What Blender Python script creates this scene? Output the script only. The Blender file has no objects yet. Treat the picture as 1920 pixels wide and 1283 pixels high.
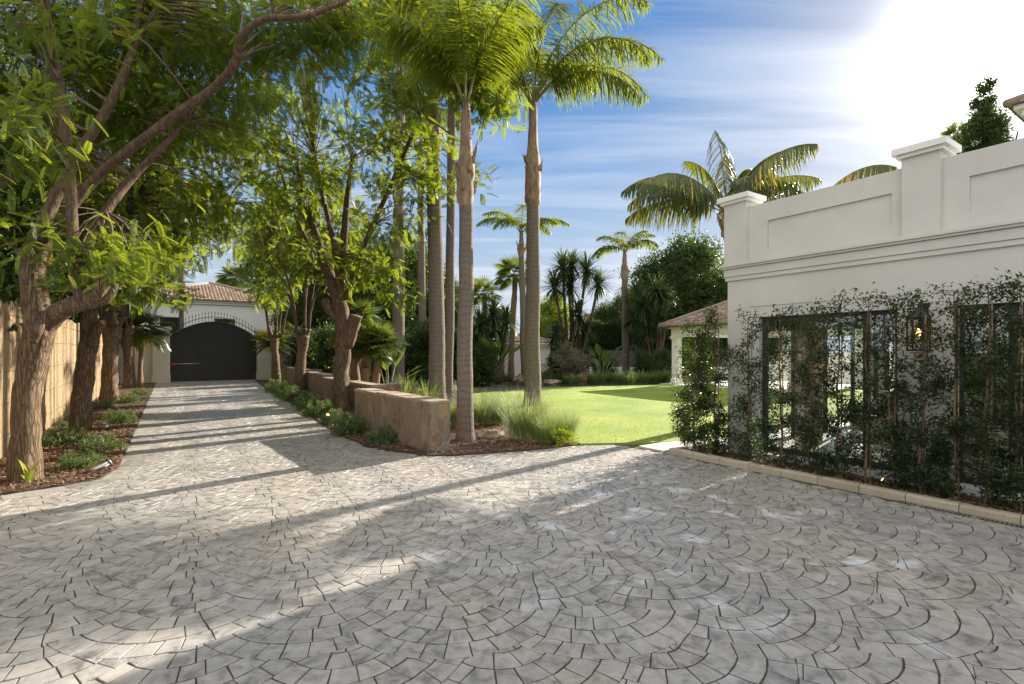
import bpy, math, random
import numpy as np
from mathutils import Vector, noise as mnoise
R = math.radians
rng = np.random.default_rng(7)
random.seed(7)
SC = bpy.context.scene
COL = SC.collection

# ------------------------------------------------------------------ camera
H = 1.65                      # eye height
F = 960.0                     # focal length in photo pixels (1920 wide)
HZ = 660.0                    # horizon row
cd = bpy.data.cameras.new("camera"); cam = bpy.data.objects.new("camera", cd); COL.objects.link(cam)
cam.location = (0, 0, H); cam.rotation_euler = (R(90), 0, 0)
cd.sensor_width = 36; cd.lens = 18.0; cd.shift_y = 18.5/1920
cd.clip_start = 0.05; cd.clip_end = 3000
SC.camera = cam

# ------------------------------------------------------------------ light
SUN = Vector((.948, 1.0, .61)).normalized()
EL = math.asin(SUN.z); AZ = math.atan2(SUN.x, SUN.y)      # azimuth from +Y towards +X
sd = bpy.data.lights.new("sun", 'SUN'); so = bpy.data.objects.new("sun", sd); COL.objects.link(so)
sd.energy = 5.0; sd.angle = R(0.55); sd.color = (1.0, .92, .80)
so.rotation_euler = (-SUN).to_track_quat('-Z', 'Y').to_euler()
SC.view_settings.view_transform = 'Standard'; SC.view_settings.look = 'None'
SC.view_settings.exposure = 1.46; SC.view_settings.gamma = 1
SC.view_settings.use_white_balance = True; SC.view_settings.white_balance_temperature = 6750; SC.view_settings.white_balance_tint = 10
SC.cycles.max_bounces = 8; SC.cycles.transparent_max_bounces = 8
SC.cycles.use_adaptive_sampling = True

W = bpy.data.worlds.new("World"); SC.world = W; W.use_nodes = True
nt = W.node_tree; nt.nodes.clear()
def N(nt, t, **k):
    n = nt.nodes.new(t)
    for a, b in k.items(): setattr(n, a, b)
    return n
def setv(n, **k):
    for a, b in k.items(): n.inputs[a.replace('_', ' ')].default_value = b
L = nt.links.new
def math_(nt, op, a, b=None, c=None, clamp=False):
    n = N(nt, 'ShaderNodeMath', operation=op); n.use_clamp = clamp
    for i, v in enumerate((a, b, c)):
        if v is None: continue
        if isinstance(v, (int, float)): n.inputs[i].default_value = v
        else: nt.links.new(v, n.inputs[i])
    return n.outputs[0]
def mixc(nt, fac, a, b, bt='MIX'):
    n = N(nt, 'ShaderNodeMix', data_type='RGBA', blend_type=bt)
    for i, v in ((0, fac), (6, a), (7, b)):
        if isinstance(v, (int, float)): n.inputs[i].default_value = v
        elif isinstance(v, tuple): n.inputs[i].default_value = (*v[:3], 1)
        else: nt.links.new(v, n.inputs[i])
    return n.outputs[2]
def ramp(nt, fac, stops):
    n = N(nt, 'ShaderNodeValToRGB'); cr = n.color_ramp
    while len(cr.elements) < len(stops): cr.elements.new(.5)
    for e, (p, c) in zip(cr.elements, stops):
        e.position = p; e.color = (*c, 1) if isinstance(c, tuple) else (c, c, c, 1)
    nt.links.new(fac, n.inputs[0]); return n.outputs[0]

sky = N(nt, 'ShaderNodeTexSky', sky_type='NISHITA'); sky.sun_disc = False
sky.sun_elevation = EL; sky.sun_rotation = AZ; sky.air_density = 1.0; sky.dust_density = .35; sky.ozone_density = 3.0
tc = N(nt, 'ShaderNodeTexCoord')
sep = N(nt, 'ShaderNodeSeparateXYZ'); L(tc.outputs['Generated'], sep.inputs[0])
zz = math_(nt, 'ADD', math_(nt, 'MAXIMUM', sep.outputs[2], 0.0), .12)
u = math_(nt, 'DIVIDE', sep.outputs[0], zz); v = math_(nt, 'DIVIDE', sep.outputs[1], zz)
cmb = N(nt, 'ShaderNodeCombineXYZ'); L(u, cmb.inputs[0]); L(v, cmb.inputs[1])
mp = N(nt, 'ShaderNodeMapping'); L(cmb.outputs[0], mp.inputs[0]); mp.inputs['Rotation'].default_value = (0, 0, R(-14)); mp.inputs['Scale'].default_value = (.22, 1.5, 1)
n1 = N(nt, 'ShaderNodeTexNoise'); L(mp.outputs[0], n1.inputs[0]); setv(n1, Scale=1.6, Detail=9, Roughness=.58, Distortion=.6)
cl = ramp(nt, n1.outputs[0], [(.42, 0.0), (.68, 1.0)])
dot = N(nt, 'ShaderNodeVectorMath', operation='DOT_PRODUCT'); L(tc.outputs['Generated'], dot.inputs[0]); dot.inputs[1].default_value = SUN
dc = math_(nt, 'MAXIMUM', dot.outputs['Value'], 0.0)
glow = math_(nt, 'POWER', dc, 150.0); glow2 = math_(nt, 'POWER', dc, 7.0); glow3 = math_(nt, 'POWER', dc, 420.0)
skyc = N(nt, 'ShaderNodeHueSaturation'); L(sky.outputs[0], skyc.inputs['Color']); setv(skyc, Saturation=1.42, Value=.86)
# thin high cloud, brighter the nearer it lies to the sun
low = ramp(nt, sep.outputs[2], [(0.0, 1.0), (.48, 0.0)])
cfac = math_(nt, 'ADD', math_(nt, 'MULTIPLY', cl, .52), math_(nt, 'MULTIPLY', low, .78), clamp=True)
cfac = math_(nt, 'ADD', cfac, math_(nt, 'MULTIPLY', glow2, .12), clamp=True)
cb = math_(nt, 'ADD', math_(nt, 'MULTIPLY', glow2, .5), 3.7)
# unseen bright cloud bank added overhead and behind the camera to fill the shade
bank_fill = math_(nt, 'MULTIPLY', ramp(nt, math_(nt, 'MULTIPLY_ADD', math_(nt, 'SUBTRACT', math_(nt, 'MULTIPLY', sep.outputs[2], .7), sep.outputs[1]), .5, .5), [(.50, 0.0), (.72, 1.0)]), math_(nt, 'ADD', math_(nt, 'MULTIPLY', n1.outputs[0], .8), .45))
cfac = math_(nt, 'ADD', cfac, bank_fill, clamp=True); cb = math_(nt, 'ADD', cb, math_(nt, 'MULTIPLY', bank_fill, 2.9))
cc = N(nt, 'ShaderNodeVectorMath', operation='SCALE'); L(mixc(nt, bank_fill, (.80, .89, 1.06), (1.0, .985, .95)), cc.inputs[0]); L(cb, cc.inputs['Scale'])
lum = N(nt, 'ShaderNodeRGBToBW'); L(skyc.outputs[0], lum.inputs[0])
sc2 = N(nt, 'ShaderNodeVectorMath', operation='SCALE'); L(skyc.outputs[0], sc2.inputs[0]); L(math_(nt, 'DIVIDE', 1.15, math_(nt, 'ADD', 1.0, math_(nt, 'MULTIPLY', lum.outputs[0], .55))), sc2.inputs['Scale'])
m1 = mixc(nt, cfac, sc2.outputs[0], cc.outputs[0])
gl = N(nt, 'ShaderNodeVectorMath', operation='SCALE'); gl.inputs[0].default_value = (1.0, .97, .90)
L(math_(nt, 'ADD', math_(nt, 'ADD', math_(nt, 'MULTIPLY', glow, 2.0), math_(nt, 'MULTIPLY', glow3, 40.0)), math_(nt, 'MULTIPLY', math_(nt, 'POWER', dc, 40.0), 1.3)), gl.inputs['Scale'])
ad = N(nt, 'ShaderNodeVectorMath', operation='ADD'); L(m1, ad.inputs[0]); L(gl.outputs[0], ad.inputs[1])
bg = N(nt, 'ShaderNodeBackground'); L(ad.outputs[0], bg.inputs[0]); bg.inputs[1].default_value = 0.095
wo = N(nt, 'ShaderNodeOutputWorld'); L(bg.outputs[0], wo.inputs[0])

# ------------------------------------------------------------------ coordinates
def G(px, py, z=0.0):         # ground point seen at a photo pixel
    D = F*(H-z)/(py-HZ); return Vector(((px-960)/F*D, D, z))
def at(px, py, D): return Vector(((px-960)/F*D, D, H+(HZ-py)/F*D))
DV = Vector((-.5556, .8315, 0)); NV = Vector((.8315, .5556, 0))       # along / across the driveway
def SN(s, n, z=0.0): p = DV*s+NV*n; p.z = z; return p
def toSN(p): return p.dot(DV), p.dot(NV)
YAW = math.atan2(DV.y, DV.x)

# ------------------------------------------------------------------ mesh helpers
class MB:
    def __init__(s): s.v=[]; s.l=[]; s.z=[]; s.m=[]; s.r=[]; s.n=0; s.sm=[]
    def add(s, V, loops, sizes, rnd=None, mat=0, smooth=False):
        V = np.asarray(V, np.float32).reshape(-1, 3); loops = np.asarray(loops, np.int32).ravel(); sizes = np.asarray(sizes, np.int32).ravel()
        s.v.append(V); s.l.append(loops+s.n); s.z.append(sizes); s.n += len(V); k = len(sizes)
        s.m.append(np.full(k, mat, np.int32)); s.sm.append(np.full(k, smooth, bool))
        if rnd is None: rnd = random.random()
        s.r.append(np.broadcast_to(np.asarray(rnd, np.float32), (k,)).copy())
        return s
    def poly(s, V, faces, rnd=None, mat=0, smooth=False):
        return s.add(V, [i for f in faces for i in f], [len(f) for f in faces], rnd, mat, smooth)
    def inst(s, T, M, P, rnd=None, mat=0):       # template (V, quads) placed N times
        V, Q = T; V = np.asarray(V, np.float32); Q = np.asarray(Q, np.int32); P = np.asarray(P, np.float32); n = len(P)
        if n == 0: return s
        X = np.einsum('nij,vj->nvi', M, V)+P[:, None, :]
        Lp = (Q[None]+(np.arange(n)*len(V))[:, None, None]).reshape(-1)
        if rnd is None: rnd = rng.random(n)
        rr = np.repeat(np.broadcast_to(np.asarray(rnd, np.float32), (n,)), len(Q))
        return s.add(X.reshape(-1, 3), Lp, np.full(n*len(Q), Q.shape[1]), rr, mat)
    def box(s, lo, hi, f=None, mat=0, rnd=None, bev=0):
        x0,y0,z0 = lo; x1,y1,z1 = hi
        V = [(x0,y0,z0),(x1,y0,z0),(x1,y1,z0),(x0,y1,z0),(x0,y0,z1),(x1,y0,z1),(x1,y1,z1),(x0,y1,z1)]
        if f: V = [tuple(f(*p)) for p in V]
        return s.poly(V, [(0,3,2,1),(4,5,6,7),(0,1,5,4),(1,2,6,5),(2,3,7,6),(3,0,4,7)], rnd, mat)
    def sbox(s, s0, s1, n0, n1, z0, z1, mat=0, rnd=None):   # box in driveway coordinates
        return s.box((n0, s0, z0), (n1, s1, z1), lambda a,b,c: SN(b,a,c), mat, rnd)
    def build(s, name, mats, parent=None, origin=None):
        me = bpy.data.meshes.new(name)
        V = np.concatenate(s.v); Lp = np.concatenate(s.l); Z = np.concatenate(s.z)
        if origin is not None: V = V-np.asarray(origin, np.float32)
        me.vertices.add(len(V)); me.vertices.foreach_set('co', V.ravel())
        me.loops.add(len(Lp)); me.loops.foreach_set('vertex_index', Lp)
        me.polygons.add(len(Z)); st = np.concatenate(([0], np.cumsum(Z)[:-1])).astype(np.int32)
        me.polygons.foreach_set('loop_start', st)
        if not isinstance(mats, (list, tuple)): mats = [mats]
        for m in mats: me.materials.append(m)
        me.polygons.foreach_set('material_index', np.concatenate(s.m))
        me.polygons.foreach_set('use_smooth', np.concatenate(s.sm))
        a = me.attributes.new('rnd', 'FLOAT', 'FACE'); a.data.foreach_set('value', np.concatenate(s.r))
        me.update(calc_edges=True)
        o = bpy.data.objects.new(name, me); COL.objects.link(o)
        if parent is not None: o.parent = parent
        if origin is not None and parent is None: o.location = origin
        return o
def catmull(P, k=4):
    P = [Vector(p) for p in P]
    if len(P) < 3 or k < 2: return P
    Q = [P[0]*2-P[1]]+P+[P[-1]*2-P[-2]]; out = []
    for i in range(1, len(Q)-2):
        for j in range(k):
            t = j/k; a,b,c,d = Q[i-1],Q[i],Q[i+1],Q[i+2]
            out.append(.5*((2*b)+(c-a)*t+(2*a-5*b+4*c-d)*t*t+(3*b-a-3*c+d)*t**3))
    out.append(P[-1]); return out
def lerps(A, k):
    A = list(A)
    if len(A) < 3 and k < 2: return A
    out = []
    for i in range(len(A)-1):
        for j in range(k): out.append(A[i]+(A[i+1]-A[i])*j/k)
    out.append(A[-1]); return out
def tube(mb, P, rad, seg=8, k=4, amp=0, nf=3., mat=0, rnd=None, flute=0):
    if len(P) < 3: P = [Vector(P[0]), (Vector(P[0])+Vector(P[-1]))/2, Vector(P[-1])]; rad = [rad[0], (rad[0]+rad[-1])/2, rad[-1]]
    C = catmull(P, k); Rr = lerps(rad, k) if k > 1 else rad
    V = []; F_ = []; up = None
    for i, c in enumerate(C):
        t = (C[min(i+1, len(C)-1)]-C[max(i-1, 0)]).normalized()
        if up is None: up = t.orthogonal().normalized()
        up = (up-t*up.dot(t)).normalized(); w = t.cross(up)
        for j in range(seg):
            a = 2*math.pi*j/seg; d = up*math.cos(a)+w*math.sin(a); r = Rr[i]
            if flute: r *= 1+flute*math.sin(a*5+c.z*.5)*.4+flute*.6*math.sin(a*3+1-c.z*.4)
            if amp: r *= 1+amp*mnoise.noise((c+d*Rr[i])*nf)+amp*.5*mnoise.noise((c+d*Rr[i])*nf*3)
            V.append(c+d*r)
    n = len(C)
    for i in range(n-1):
        for j in range(seg):
            F_.append((i*seg+j, i*seg+(j+1) % seg, (i+1)*seg+(j+1) % seg, (i+1)*seg+j))
    F_.append(tuple(range(seg))[::-1]); F_.append(tuple((n-1)*seg+j for j in range(seg)))
    mb.poly(V, F_, rnd, mat, True); return C
def basis(D, roll=None, up=(0, 0, 1)):       # batch matrices whose X axis is D and Z axis near up, rolled
    D = np.asarray(D, np.float64); D = D/np.linalg.norm(D, axis=1, keepdims=True)
    U = np.broadcast_to(np.asarray(up, float), D.shape)+1e-3*rng.standard_normal(D.shape)
    Y = np.cross(U, D); Y /= np.linalg.norm(Y, axis=1, keepdims=True); Z = np.cross(D, Y)
    if roll is not None:
        c = np.cos(roll)[:, None]; s_ = np.sin(roll)[:, None]; Y, Z = Y*c+Z*s_, Z*c-Y*s_
    return np.stack([D, Y, Z], axis=2)
def rdir(n, zb=0., zs=1.):
    d = rng.standard_normal((n, 3)); d /= np.linalg.norm(d, axis=1, keepdims=True); d[:, 2] = d[:, 2]*zs+zb
    return d/np.linalg.norm(d, axis=1, keepdims=True)

def empty(name, loc, label, cat, group=None, rz=0):
    o = bpy.data.objects.new(name, None); COL.objects.link(o); o.location = loc; o.rotation_euler = (0, 0, rz)
    o.empty_display_size = .2
    tag(o, label, cat, group); return o
def tag(o, label=None, cat=None, group=None, kind=None):
    if label: o['label'] = label
    if cat: o['category'] = cat
    if group: o['group'] = group
    if kind: o['kind'] = kind
    return o
def copy_tree(o, parent=None, label=None, loc=None, rz=None, sc=None):
    c = o.copy(); COL.objects.link(c)
    if parent is not None: c.parent = parent
    if label: c['label'] = label
    if loc is not None: c.location = loc
    if rz is not None: c.rotation_euler = (0, 0, rz)
    if sc is not None: c.scale = (sc, sc, sc) if not isinstance(sc, tuple) else sc
    for ch in [x for x in o.children]:
        copy_tree(ch, c)
    return c

# ------------------------------------------------------------------ materials
def newmat(name):
    m = bpy.data.materials.new(name); m.use_nodes = True; nt = m.node_tree
    return m, nt, nt.nodes['Principled BSDF']
def pmat(name, c1, c2, scale=4., rough=.7, bump=0., bscale=20., detail=6, metal=0., stretch=None, rndmix=None, lo=.35, hi=.65, spec=.5, bdist=.02):
    m, nt, b = newmat(name)
    tc = N(nt, 'ShaderNodeTexCoord'); mp = N(nt, 'ShaderNodeMapping'); nt.links.new(tc.outputs['Object'], mp.inputs[0])
    if stretch: mp.inputs['Scale'].default_value = stretch
    n = N(nt, 'ShaderNodeTexNoise'); nt.links.new(mp.outputs[0], n.inputs[0]); setv(n, Scale=scale, Detail=detail, Roughness=.6)
    f = ramp(nt, n.outputs[0], [(lo, 0.), (hi, 1.)])
    col = mixc(nt, f, c1, c2)
    if rndmix:
        at_ = N(nt, 'ShaderNodeAttribute', attribute_name='rnd')
        col = mixc(nt, .5, col, ramp(nt, at_.outputs['Fac'], rndmix))
    nt.links.new(col, b.inputs['Base Color']); b.inputs['Roughness'].default_value = rough; b.inputs['Metallic'].default_value = metal
    b.inputs['Specular IOR Level'].default_value = spec
    if bump:
        n2 = N(nt, 'ShaderNodeTexNoise'); nt.links.new(mp.outputs[0], n2.inputs[0]); setv(n2, Scale=bscale, Detail=8, Roughness=.65)
        bp = N(nt, 'ShaderNodeBump'); setv(bp, Strength=bump, Distance=bdist); nt.links.new(n2.outputs[0], bp.inputs['Height']); nt.links.new(bp.outputs[0], b.inputs['Normal'])
    return m
def leafmat(name, stops, tr=.4, tcol=(.35, .45, .03), rough=.45, tgain=1.0, spec=.4):
    m, nt, b = newmat(name)
    a = N(nt, 'ShaderNodeAttribute', attribute_name='rnd')
    c = ramp(nt, a.outputs['Fac'], stops); nt.links.new(c, b.inputs['Base Color'])
    b.inputs['Roughness'].default_value = rough; b.inputs['Specular IOR Level'].default_value = spec
    t = N(nt, 'ShaderNodeBsdfTranslucent')
    nt.links.new(mixc(nt, .55, c, tcol), t.inputs[0])
    mx = N(nt, 'ShaderNodeMixShader'); mx.inputs[0].default_value = tr
    nt.links.new(b.outputs[0], mx.inputs[1]); nt.links.new(t.outputs[0], mx.inputs[2])
    nt.links.new(mx.outputs[0], nt.nodes['Material Output'].inputs[0]); return m
def emis(name, col, s):
    m, nt, b = newmat(name); b.inputs['Emission Color'].default_value = (*col, 1); b.inputs['Emission Strength'].default_value = s; b.inputs['Base Color'].default_value = (*col, 1); return m

def barkmat(name, dark, light, sc=(9, 9, 1.6), bump=1.0, red=None):
    m, nt, b = newmat(name)
    tc = N(nt, 'ShaderNodeTexCoord'); mp = N(nt, 'ShaderNodeMapping'); nt.links.new(tc.outputs['Object'], mp.inputs[0]); mp.inputs['Scale'].default_value = sc
    w = N(nt, 'ShaderNodeTexNoise'); nt.links.new(mp.outputs[0], w.inputs[0]); setv(w, Scale=1.3, Detail=4)
    wm = N(nt, 'ShaderNodeVectorMath', operation='ADD'); nt.links.new(mp.outputs[0], wm.inputs[0])
    ws = N(nt, 'ShaderNodeVectorMath', operation='SCALE'); nt.links.new(w.outputs['Color'], ws.inputs[0]); ws.inputs['Scale'].default_value = 1.1; nt.links.new(ws.outputs[0], wm.inputs[1])
    vo = N(nt, 'ShaderNodeTexVoronoi', feature='DISTANCE_TO_EDGE'); nt.links.new(wm.outputs[0], vo.inputs['Vector']); setv(vo, Scale=2.2)
    n = N(nt, 'ShaderNodeTexNoise'); nt.links.new(mp.outputs[0], n.inputs[0]); setv(n, Scale=5, Detail=8, Roughness=.7)
    n3 = N(nt, 'ShaderNodeTexNoise'); nt.links.new(tc.outputs['Object'], n3.inputs[0]); setv(n3, Scale=1.7, Detail=3)
    e = ramp(nt, vo.outputs['Distance'], [(0., 0.), (.30, 1.)])
    h = math_(nt, 'ADD', math_(nt, 'MULTIPLY', e, .42), math_(nt, 'MULTIPLY', n.outputs[0], .85))
    c = mixc(nt, ramp(nt, h, [(.30, 0.), (.95, 1.)]), dark, light)
    if red: c = mixc(nt, ramp(nt, n3.outputs[0], [(.42, 0.), (.6, .8)]), c, red)
    nt.links.new(c, b.inputs['Base Color']); b.inputs['Roughness'].default_value = .9; b.inputs['Specular IOR Level'].default_value = .2
    bp = N(nt, 'ShaderNodeBump'); setv(bp, Strength=bump, Distance=.03); nt.links.new(h, bp.inputs['Height']); nt.links.new(bp.outputs[0], b.inputs['Normal'])
    return m
def palmbark(name, dark, light, rings=9.):
    m, nt, b = newmat(name)
    tc = N(nt, 'ShaderNodeTexCoord'); sp = N(nt, 'ShaderNodeSeparateXYZ'); nt.links.new(tc.outputs['Object'], sp.inputs[0])
    n = N(nt, 'ShaderNodeTexNoise'); nt.links.new(tc.outputs['Object'], n.inputs[0]); setv(n, Scale=3.0, Detail=5)
    mp = N(nt, 'ShaderNodeMapping'); nt.links.new(tc.outputs['Object'], mp.inputs[0]); mp.inputs['Scale'].default_value = (4, 4, 22)
    n2 = N(nt, 'ShaderNodeTexNoise'); nt.links.new(mp.outputs[0], n2.inputs[0]); setv(n2, Scale=2.2, Detail=8, Roughness=.7)
    mp3 = N(nt, 'ShaderNodeMapping'); nt.links.new(tc.outputs['Object'], mp3.inputs[0]); mp3.inputs['Scale'].default_value = (30, 30, 2.)
    n3 = N(nt, 'ShaderNodeTexNoise'); nt.links.new(mp3.outputs[0], n3.inputs[0]); setv(n3, Scale=1.5, Detail=5)
    zf = math_(nt, 'ADD', math_(nt, 'MULTIPLY', sp.outputs[2], rings), math_(nt, 'MULTIPLY', n.outputs[0], 2.6))
    fr = math_(nt, 'FRACT', zf)
    ring = ramp(nt, fr, [(0., 0.), (.10, .75), (.5, 1.), (.92, .8), (1., 0.)])
    h = math_(nt, 'ADD', math_(nt, 'MULTIPLY', ring, .26), math_(nt, 'MULTIPLY', math_(nt, 'ADD', n2.outputs[0], math_(nt, 'MULTIPLY', n3.outputs[0], .55)), .68))
    c = mixc(nt, ramp(nt, h, [(.3, 0.), (.95, 1.)]), dark, light)
    nt.links.new(c, b.inputs['Base Color']); b.inputs['Roughness'].default_value = .88; b.inputs['Specular IOR Level'].default_value = .25
    bp = N(nt, 'ShaderNodeBump'); setv(bp, Strength=.8, Distance=.02); nt.links.new(h, bp.inputs['Height']); nt.links.new(bp.outputs[0], b.inputs['Normal'])
    return m

def paving_mat():
    m, nt, b = newmat('stamped_stone')
    tc = N(nt, 'ShaderNodeTexCoord'); a = N(nt, 'ShaderNodeAttribute', attribute_name='rnd')
    base = ramp(nt, a.outputs['Fac'], [(0., (.130, .119, .107)), (.25, (.212, .197, .180)), (.55, (.282, .264, .240)), (.8, (.335, .31, .275)), (1., (.40, .355, .285))])
    n1 = N(nt, 'ShaderNodeTexNoise'); nt.links.new(tc.outputs['Object'], n1.inputs[0]); setv(n1, Scale=.9, Detail=7, Roughness=.62)
    n2 = N(nt, 'ShaderNodeTexNoise'); nt.links.new(tc.outputs['Object'], n2.inputs[0]); setv(n2, Scale=9, Detail=9, Roughness=.7, Distortion=.6)
    n3 = N(nt, 'ShaderNodeTexNoise'); nt.links.new(tc.outputs['Object'], n3.inputs[0]); setv(n3, Scale=75, Detail=5, Roughness=.7)
    c = mixc(nt, ramp(nt, n1.outputs[0], [(.35, 0.), (.65, .7)]), base, (.185, .19, .205))
    n5 = N(nt, 'ShaderNodeTexNoise'); nt.links.new(tc.outputs['Object'], n5.inputs[0]); setv(n5, Scale=.55, Detail=6, Roughness=.6)
    c = mixc(nt, ramp(nt, n5.outputs[0], [(.48, 0.), (.66, .6)]), c, (.27, .215, .165))
    c = mixc(nt, math_(nt, 'MULTIPLY', ramp(nt, n2.outputs[0], [(.40, 0.), (.66, 1.)]), .65), c, (.45, .43, .395))
    c = mixc(nt, math_(nt, 'MULTIPLY', ramp(nt, n2.outputs[0], [(.32, 1.), (.46, 0.)]), .7), c, (.10, .095, .09))
    # efflorescence blooms in the middle of the yard
    n4 = N(nt, 'ShaderNodeTexNoise'); nt.links.new(tc.outputs['Object'], n4.inputs[0]); setv(n4, Scale=2.4, Detail=9, Roughness=.6, Distortion=.4)
    d = N(nt, 'ShaderNodeVectorMath', operation='DISTANCE'); nt.links.new(tc.outputs['Object'], d.inputs[0]); d.inputs[1].default_value = (1.6, 4.8, 0)
    near = ramp(nt, math_(nt, 'DIVIDE', d.outputs['Value'], 6.), [(.2, 1.), (.48, 0.)])
    ef = math_(nt, 'MULTIPLY', ramp(nt, n4.outputs[0], [(.57, 0.), (.66, 1.)]), near)
    c = mixc(nt, math_(nt, 'MULTIPLY', ef, .8), c, (.62, .64, .67))
    nt.links.new(c, b.inputs['Base Color'])
    rg = ramp(nt, n1.outputs[0], [(.34, .62), (.64, .33)])
    rr = math_(nt, 'SUBTRACT', rg, math_(nt, 'MULTIPLY', ef, .1)); nt.links.new(rr, b.inputs['Roughness'])
    b.inputs['Specular IOR Level'].default_value = .42
    h = math_(nt, 'ADD', math_(nt, 'MULTIPLY', n2.outputs[0], 1.), math_(nt, 'MULTIPLY', n3.outputs[0], .35))
    bp = N(nt, 'ShaderNodeBump'); setv(bp, Strength=.55, Distance=.009); nt.links.new(h, bp.inputs['Height']); nt.links.new(bp.outputs[0], b.inputs['Normal'])
    return m

def stonewall_mat():
    m, nt, b = newmat('flagstone_cladding')
    tc = N(nt, 'ShaderNodeTexCoord'); mp = N(nt, 'ShaderNodeMapping'); nt.links.new(tc.outputs['Object'], mp.inputs[0]); mp.inputs['Scale'].default_value = (5.0, 5.0, 3.6)
    w = N(nt, 'ShaderNodeTexNoise'); nt.links.new(mp.outputs[0], w.inputs[0]); setv(w, Scale=1.0, Detail=2)
    ws = N(nt, 'ShaderNodeVectorMath', operation='SCALE'); nt.links.new(w.outputs['Color'], ws.inputs[0]); ws.inputs['Scale'].default_value = .9
    wm = N(nt, 'ShaderNodeVectorMath', operation='ADD'); nt.links.new(mp.outputs[0], wm.inputs[0]); nt.links.new(ws.outputs[0], wm.inputs[1])
    vo = N(nt, 'ShaderNodeTexVoronoi', feature='DISTANCE_TO_EDGE'); nt.links.new(wm.outputs[0], vo.inputs['Vector']); setv(vo, Scale=1.)
    vc = N(nt, 'ShaderNodeTexVoronoi'); nt.links.new(wm.outputs[0], vc.inputs['Vector']); setv(vc, Scale=1.)
    sp = N(nt, 'ShaderNodeSeparateColor'); nt.links.new(vc.outputs['Color'], sp.inputs[0])
    c = ramp(nt, sp.outputs[0], [(0., (.11, .075, .05)), (.25, (.25, .13, .055)), (.45, (.16, .14, .12)), (.6, (.30, .18, .09)), (.78, (.13, .115, .10)), (1., (.30, .23, .16))])
    n = N(nt, 'ShaderNodeTexNoise'); nt.links.new(tc.outputs['Object'], n.inputs[0]); setv(n, Scale=9, Detail=9, Roughness=.7)
    c = mixc(nt, ramp(nt, n.outputs[0], [(.38, 0.), (.62, .55)]), c, (.24, .16, .09))
    e = ramp(nt, vo.outputs['Distance'], [(.02, 0.), (.09, 1.)])
    c = mixc(nt, e, (.21, .175, .135), c); nt.links.new(c, b.inputs['Base Color']); b.inputs['Roughness'].default_value = .85
    h = math_(nt, 'ADD', math_(nt, 'MULTIPLY', e, .6), math_(nt, 'MULTIPLY', n.outputs[0], .7))
    bp = N(nt, 'ShaderNodeBump'); setv(bp, Strength=.8, Distance=.02); nt.links.new(h, bp.inputs['Height']); nt.links.new(bp.outputs[0], b.inputs['Normal'])
    return m

M = {}
M['pave'] = paving_mat()
M['joint'] = pmat('joint_grout', (.055, .047, .036), (.105, .092, .070), 6., .95)
M['border'] = pmat('smooth_border', (.30, .28, .25), (.40, .37, .33), 5., .6, .3, 60.)
M['pale'] = pmat('pale_concrete', (.46, .45, .43), (.56, .54, .51), 3., .6, .2, 40.)
M['soil'] = pmat('dark_soil', (.035, .023, .015), (.075, .05, .032), 7., .95, .9, 25., bdist=.04)
M['garden'] = pmat('garden_soil', (.05, .04, .022), (.07, .085, .03), .8, .95, .6, 9.)
M['chips'] = pmat('bark_chips', (.10, .055, .03), (.16, .09, .05), 9., .85, rndmix=[(0., (.035, .02, .012)), (.4, (.16, .08, .04)), (.75, (.28, .15, .075)), (1., (.45, .30, .18))])
M['lawn'] = pmat('lawn_turf', (.13, .225, .018), (.28, .33, .05), .45, .9, .8, 60., detail=9)
M['plaster'] = pmat('cream_plaster', (.545, .54, .505), (.61, .60, .565), 1.3, .8, .15, 45., bdist=.004)
M['white'] = pmat('white_paint', (.76, .75, .73), (.82, .81, .79), 2., .7, .1, 30., bdist=.004)
M['clay'] = pmat('clay_tile', (.17, .12, .085), (.30, .22, .165), 3.5, .85, .4, 30., rndmix=[(0., (.12, .07, .045)), (.5, (.24, .165, .115)), (1., (.40, .32, .25))])
M['black'] = pmat('black_steel', (.012, .013, .015), (.018, .019, .022), 3., .42, .08, 30.)
M['bronze'] = pmat('dark_frame', (.025, .022, .020), (.035, .03, .028), 3., .4)
M['steel'] = pmat('brushed_steel', (.42, .42, .42), (.5, .5, .5), 8., .3, metal=1.)
M['red'] = pmat('red_plastic', (.35, .02, .02), (.42, .03, .03), 8., .4)
M['tile'] = pmat('pale_floor_tile', (.62, .60, .56), (.68, .66, .62), 2., .25)
M['wood'] = pmat('brown_shelf_wood', (.12, .07, .04), (.2, .12, .07), 3., .5, stretch=(1, 8, 8))
M['fabric'] = pmat('beige_fabric', (.42, .36, .29), (.5, .43, .35), 20., .9)
M['stonewall'] = stonewall_mat()
M['cap'] = pmat('cap_stone', (.22, .17, .125), (.38, .31, .235), 6., .85, 1., 18., rndmix=[(0., (.22, .17, .12)), (1., (.42, .35, .27))])
M['kerb'] = pmat('sandstone_kerb', (.30, .26, .185), (.43, .38, .29), 4., .85, .6, 30., rndmix=[(0., (.28, .235, .165)), (1., (.46, .41, .32))])
M['rock'] = pmat('garden_rock', (.16, .10, .06), (.42, .33, .24), 2.5, .9, 1., 8., bdist=.06)
M['bark'] = barkmat('furrowed_bark', (.045, .03, .02), (.27, .19, .125), (11, 11, 1.3), 1.0)
M['limb'] = barkmat('smooth_limb_bark', (.065, .042, .028), (.165, .11, .075), (6, 6, 2.4), .45)
M['twig'] = pmat('twig_bark', (.10, .07, .045), (.2, .14, .09), 8., .9)
M['palm'] = palmbark('ringed_palm_trunk', (.06, .047, .037), (.205, .168, .14), 8.5)
M['palm2'] = palmbark('shaggy_palm_trunk', (.06, .04, .028), (.26, .18, .12), 14.)
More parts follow.
